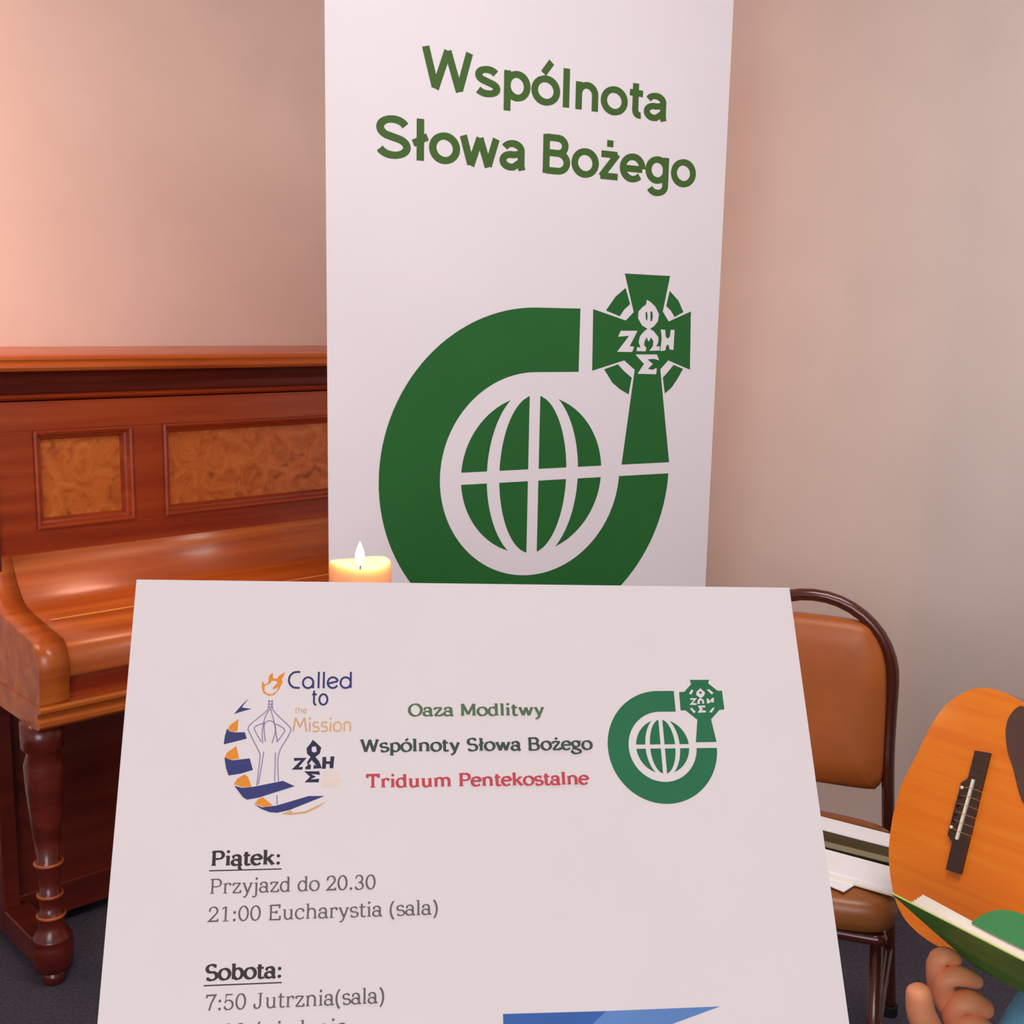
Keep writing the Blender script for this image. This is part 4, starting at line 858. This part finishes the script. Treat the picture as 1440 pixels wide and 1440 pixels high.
def person():
    V = Vector
    fwd = V((-0.82, -0.574, 0)).normalized(); left = V((0.574, -0.82, 0)).normalized()
    hip = V((1.06, 1.44, 0.45))
    up = V((0, 0, 1))
    chest = hip + up * 0.36 + fwd * 0.02; neck = hip + up * 0.53 + fwd * 0.04; head = hip + up * 0.70 + fwd * 0.07
    shR = neck - left * 0.17 - up * 0.05; shL = neck + left * 0.17 - up * 0.05
    elR = V((0.800, 1.270, 0.800)); wrR = V(HAND['wrist'])
    elL = V((1.16, 1.02, 0.68)); wrL = V((0.955, 0.985, 0.62))
    hR = hip - left * 0.09; hL = hip + left * 0.09
    knR = V((0.735, 1.430, 0.398)); knL = V((0.80, 1.02, 0.45))
    anR = V((0.70, 1.43, 0.075)); anL = V((0.78, 1.06, 0.075))
    t = thing('person', 'person seated with guitar, light blue jeans showing, one bare hand holding up the green songbook', 'person')
    bm = bmesh.new()
    J = dict(hip=(hip, 0.10, None), waist=(hip + up * 0.18, 0.10, 'hip'), chest=(chest, 0.10, 'waist'), neck=(neck, 0.055, 'chest'), skull=(neck + up * 0.07 + fwd * 0.01, 0.05, 'neck'),
             shR=(shR - up * 0.015, 0.046, 'chest'), elR=(elR, 0.036, 'shR'), wrR=(wrR, 0.026, 'elR'), shL=(shL - up * 0.015, 0.046, 'chest'), elL=(elL, 0.036, 'shL'), wrL=(wrL, 0.026, 'elL'),
             hR=(hR, 0.075, 'hip'), knR=(knR, 0.046, 'hR'), anR=(anR, 0.032, 'knR'), hL=(hL, 0.075, 'hip'), knL=(knL, 0.046, 'hL'), anL=(anL, 0.032, 'knL'))
    chain_mesh(bm, J, 2)
    # head with face
    hb = bmesh.new(); bmesh.ops.create_uvsphere(hb, u_segments=32, v_segments=24, radius=1)
    for v in hb.verts:
        x, y, z = v.co
        wv = 0.076 * (1 - 0.16 * max(0, -z)); d = 0.094
        v.co = V((x * wv, y * d * (1 - 0.10 * max(0, -z)) , z * 0.118))
    for v in hb.verts:
        x, y, z = v.co
        if y > 0.05:
            nose = math.exp(-(x / 0.012) ** 2 - ((z + 0.018) / 0.022) ** 2); v.co.y += 0.022 * nose
            for sx in (-1, 1): v.co.y -= 0.010 * math.exp(-((x - sx * 0.03) / 0.014) ** 2 - ((z - 0.012) / 0.010) ** 2)
            v.co.y += 0.006 * math.exp(-(x / 0.022) ** 2 - ((z + 0.056) / 0.008) ** 2)
    hm = frame(head, -left, fwd, up); hb.transform(hm)
    tmp = bpy.data.meshes.new('t'); hb.to_mesh(tmp); hb.free(); bm.from_mesh(tmp); bpy.data.meshes.remove(tmp)
    for sx in (-1, 1): ball(bm, head + left * 0.076 * sx - up * 0.005, (0.012, 0.020, 0.030), 12)
    # right hand: palm, four fingers curled round the book edge, thumb at the side
    H = HAND
    chain_mesh(bm, dict(w=(wrR, (0.026, 0.020), None), p1=(V(H['palm']), 0.030, 'w'), p2=(V(H['palm2']), 0.027, 'p1'), p3=(V(H['palm3']), 0.020, 'p2')), 2)
    for f in ('index', 'middle', 'ring', 'pinky', 'thumb'):
        pts, rs = H[f]
        jj = {}
        for i, p in enumerate(pts): jj['%s%d' % (f, i)] = (V(p), rs[i], '%s%d' % (f, i - 1) if i else None)
        chain_mesh(bm, jj, 2)
    # left hand round the guitar neck
    nk = GM @ V((0.47, -0.007, -0.03))
    chain_mesh(bm, dict(w=(wrL, 0.024, None), p=(wrL.lerp(nk, 0.8), (0.036, 0.018), 'w')), 2)
    for q in range(4):
        a = GM @ V((0.43 + 0.022 * q, -0.045, -0.03)); b = GM @ V((0.43 + 0.022 * q, -0.048, 0.005)); c = GM @ V((0.43 + 0.022 * q, -0.02, 0.018))
        chain_mesh(bm, {'a': (wrL.lerp(nk, 0.9), 0.012, None), 'b': (a, 0.0105, 'a'), 'c': (b, 0.0095, 'b'), 'd': (c, 0.008, 'c')}, 2)
    a = GM @ V((0.42, 0.03, -0.035)); chain_mesh(bm, {'a': (wrL.lerp(nk, 0.7), 0.013, None), 'b': (a, 0.0115, 'a'), 'c': (GM @ V((0.41, 0.038, -0.008)), 0.0095, 'b')}, 2)
    obj('body', bm, M['skin'], t, smooth=True)
    for sx in (-1, 1):
        bm = bmesh.new(); ball(bm, head + left * 0.03 * sx + up * 0.012 + fwd * 0.078, 0.0105, 14); obj('eye', bm, M['bone'], t, smooth=True)
        bm = bmesh.new(); ball(bm, head + left * 0.03 * sx + up * 0.012 + fwd * 0.0862, 0.0045, 10); obj('iris', bm, M['hair'], t, smooth=True)
    bm = bmesh.new()
    tube(bm, [head + fwd * 0.094 + left * x - up * (0.058 - abs(x) * 0.05) - fwd * abs(x) * 0.35 for x in (-0.022, -0.011, 0, 0.011, 0.022)], 0.0035, 8); obj('lips', bm, M['pred'], t, smooth=True)
    hb = bmesh.new(); bmesh.ops.create_uvsphere(hb, u_segments=32, v_segments=20, radius=1)
    bmesh.ops.delete(hb, geom=[v for v in hb.verts if v.co.z < -0.75 or (v.co.y > 0.35 and v.co.z < 0.42)], context='VERTS')
    for v in hb.verts: v.co = V((v.co.x * 0.084, v.co.y * 0.103 - 0.004, v.co.z * 0.127 + 0.004))
    hb.transform(hm); ho = obj('hair', hb, M['hair'], t, smooth=True); so = ho.modifiers.new('s', 'SOLIDIFY'); so.thickness = 0.008
    # clothes
    bm = bmesh.new()
    chain_mesh(bm, dict(h=(hip - up * 0.02, 0.158, None), w=(hip + up * 0.16, 0.150, 'h'), c=(chest, 0.168, 'w'), s=(neck - up * 0.075, 0.130, 'c'), n=(neck + up * 0.02, 0.070, 's')), 2)
    for sh_, el_, wr_, k_, sd in ((shR, elR, wrR, 0.22, -1), (shL, elL, wrL, 0.12, 1)):
        chain_mesh(bm, dict(i=(neck - up * 0.11 + left * 0.07 * sd, 0.085, None), a=(sh_ - up * 0.015, 0.072, 'i'), m=(sh_.lerp(el_, 0.5), 0.060, 'a'), e=(el_, 0.051, 'm'), f=(el_.lerp(wr_, 0.5), 0.045, 'e'), w=(wr_.lerp(el_, k_), 0.037, 'f')), 2)
    obj('sweater', bm, M['sweater'], t, smooth=True)
    bm = bmesh.new()
    chain_mesh(bm, dict(a=(hip - up * 0.03 - fwd * 0.01, 0.152, None), b=(hip + up * 0.07, 0.150, 'a')), 2)
    for h_, k_, a_ in ((hR, knR, anR), (hL, knL, anL)):
        chain_mesh(bm, dict(h=(h_ - up * 0.03 - fwd * 0.03, 0.105, None), m=(h_.lerp(k_, 0.5), 0.082, 'h'), k=(k_, 0.064, 'm'), c=(k_.lerp(a_, 0.5), 0.058, 'k'), a=(a_ + up * 0.02, 0.050, 'c')), 2)
    obj('jeans', bm, M['jeans'], t, smooth=True)
    for an in (anR, anL):
        bm = bmesh.new()
        chain_mesh(bm, dict(a=(an + up * 0.02, 0.042, None), h=(an - up * 0.03 - fwd * 0.02, 0.036, 'a'), m=(an - up * 0.035 + fwd * 0.10, (0.044, 0.032), 'h'), e=(an - up * 0.045 + fwd * 0.19, (0.034, 0.022), 'm')), 2)
        obj('shoe', bm, M['shoe'], t, smooth=True)
    # the stool underneath
    s = thing('low_stool', 'low dark wooden stool under the seated person', 'stool', Matrix.Translation((hip.x + 0.03, hip.y + 0.02, 0)))
    bm = bmesh.new(); lathe(bm, [(0.17, 0.27), (0.18, 0.275), (0.18, 0.295), (0.17, 0.30)], 36); obj('seat', bm, M['darkwood'], s)
    for q in range(4):
        a = math.radians(45 + 90 * q); bm = bmesh.new(); tube(bm, [(0.11 * math.cos(a), 0.11 * math.sin(a), 0.272), (0.16 * math.cos(a), 0.16 * math.sin(a), 0.0)], [0.018, 0.013], 12); obj('leg', bm, M['darkwood'], s, smooth=True)

HAND = {'wrist': (0.6989, 1.33, 0.3422), 'palm': (0.6489, 1.375, 0.3747), 'palm2': (0.6233, 1.4, 0.4056), 'palm3': (0.5996, 1.415, 0.4504), 'index': ([(0.6016, 1.41, 0.4276), (0.5758, 1.402, 0.4632), (0.5663, 1.394, 0.5107), (0.5772, 1.39, 0.5194), (0.599, 1.402, 0.5015)], [0.016, 0.0155, 0.015, 0.0135, 0.01]), 'middle': ([(0.608, 1.4, 0.4188), (0.5784, 1.39, 0.4585), (0.5728, 1.382, 0.4918), (0.5938, 1.38, 0.4975), (0.6299, 1.396, 0.4742)], [0.017, 0.0165, 0.0165, 0.0155, 0.0085]), 'ring': ([(0.617, 1.395, 0.4016), (0.5896, 1.38, 0.4367), (0.5862, 1.372, 0.4641), (0.6074, 1.37, 0.4658), (0.6397, 1.385, 0.4406)], [0.018, 0.018, 0.018, 0.018, 0.012]), 'pinky': ([(0.6284, 1.385, 0.3879), (0.598, 1.372, 0.4116), (0.5945, 1.364, 0.4392), (0.6131, 1.36, 0.4402), (0.6451, 1.378, 0.4106)], [0.017, 0.0165, 0.0165, 0.016, 0.011]), 'thumb': ([(0.6192, 1.37, 0.3724), (0.5664, 1.36, 0.4038), (0.5354, 1.352, 0.4589), (0.5295, 1.352, 0.4995)], [0.022, 0.021, 0.02, 0.0165])}
person()
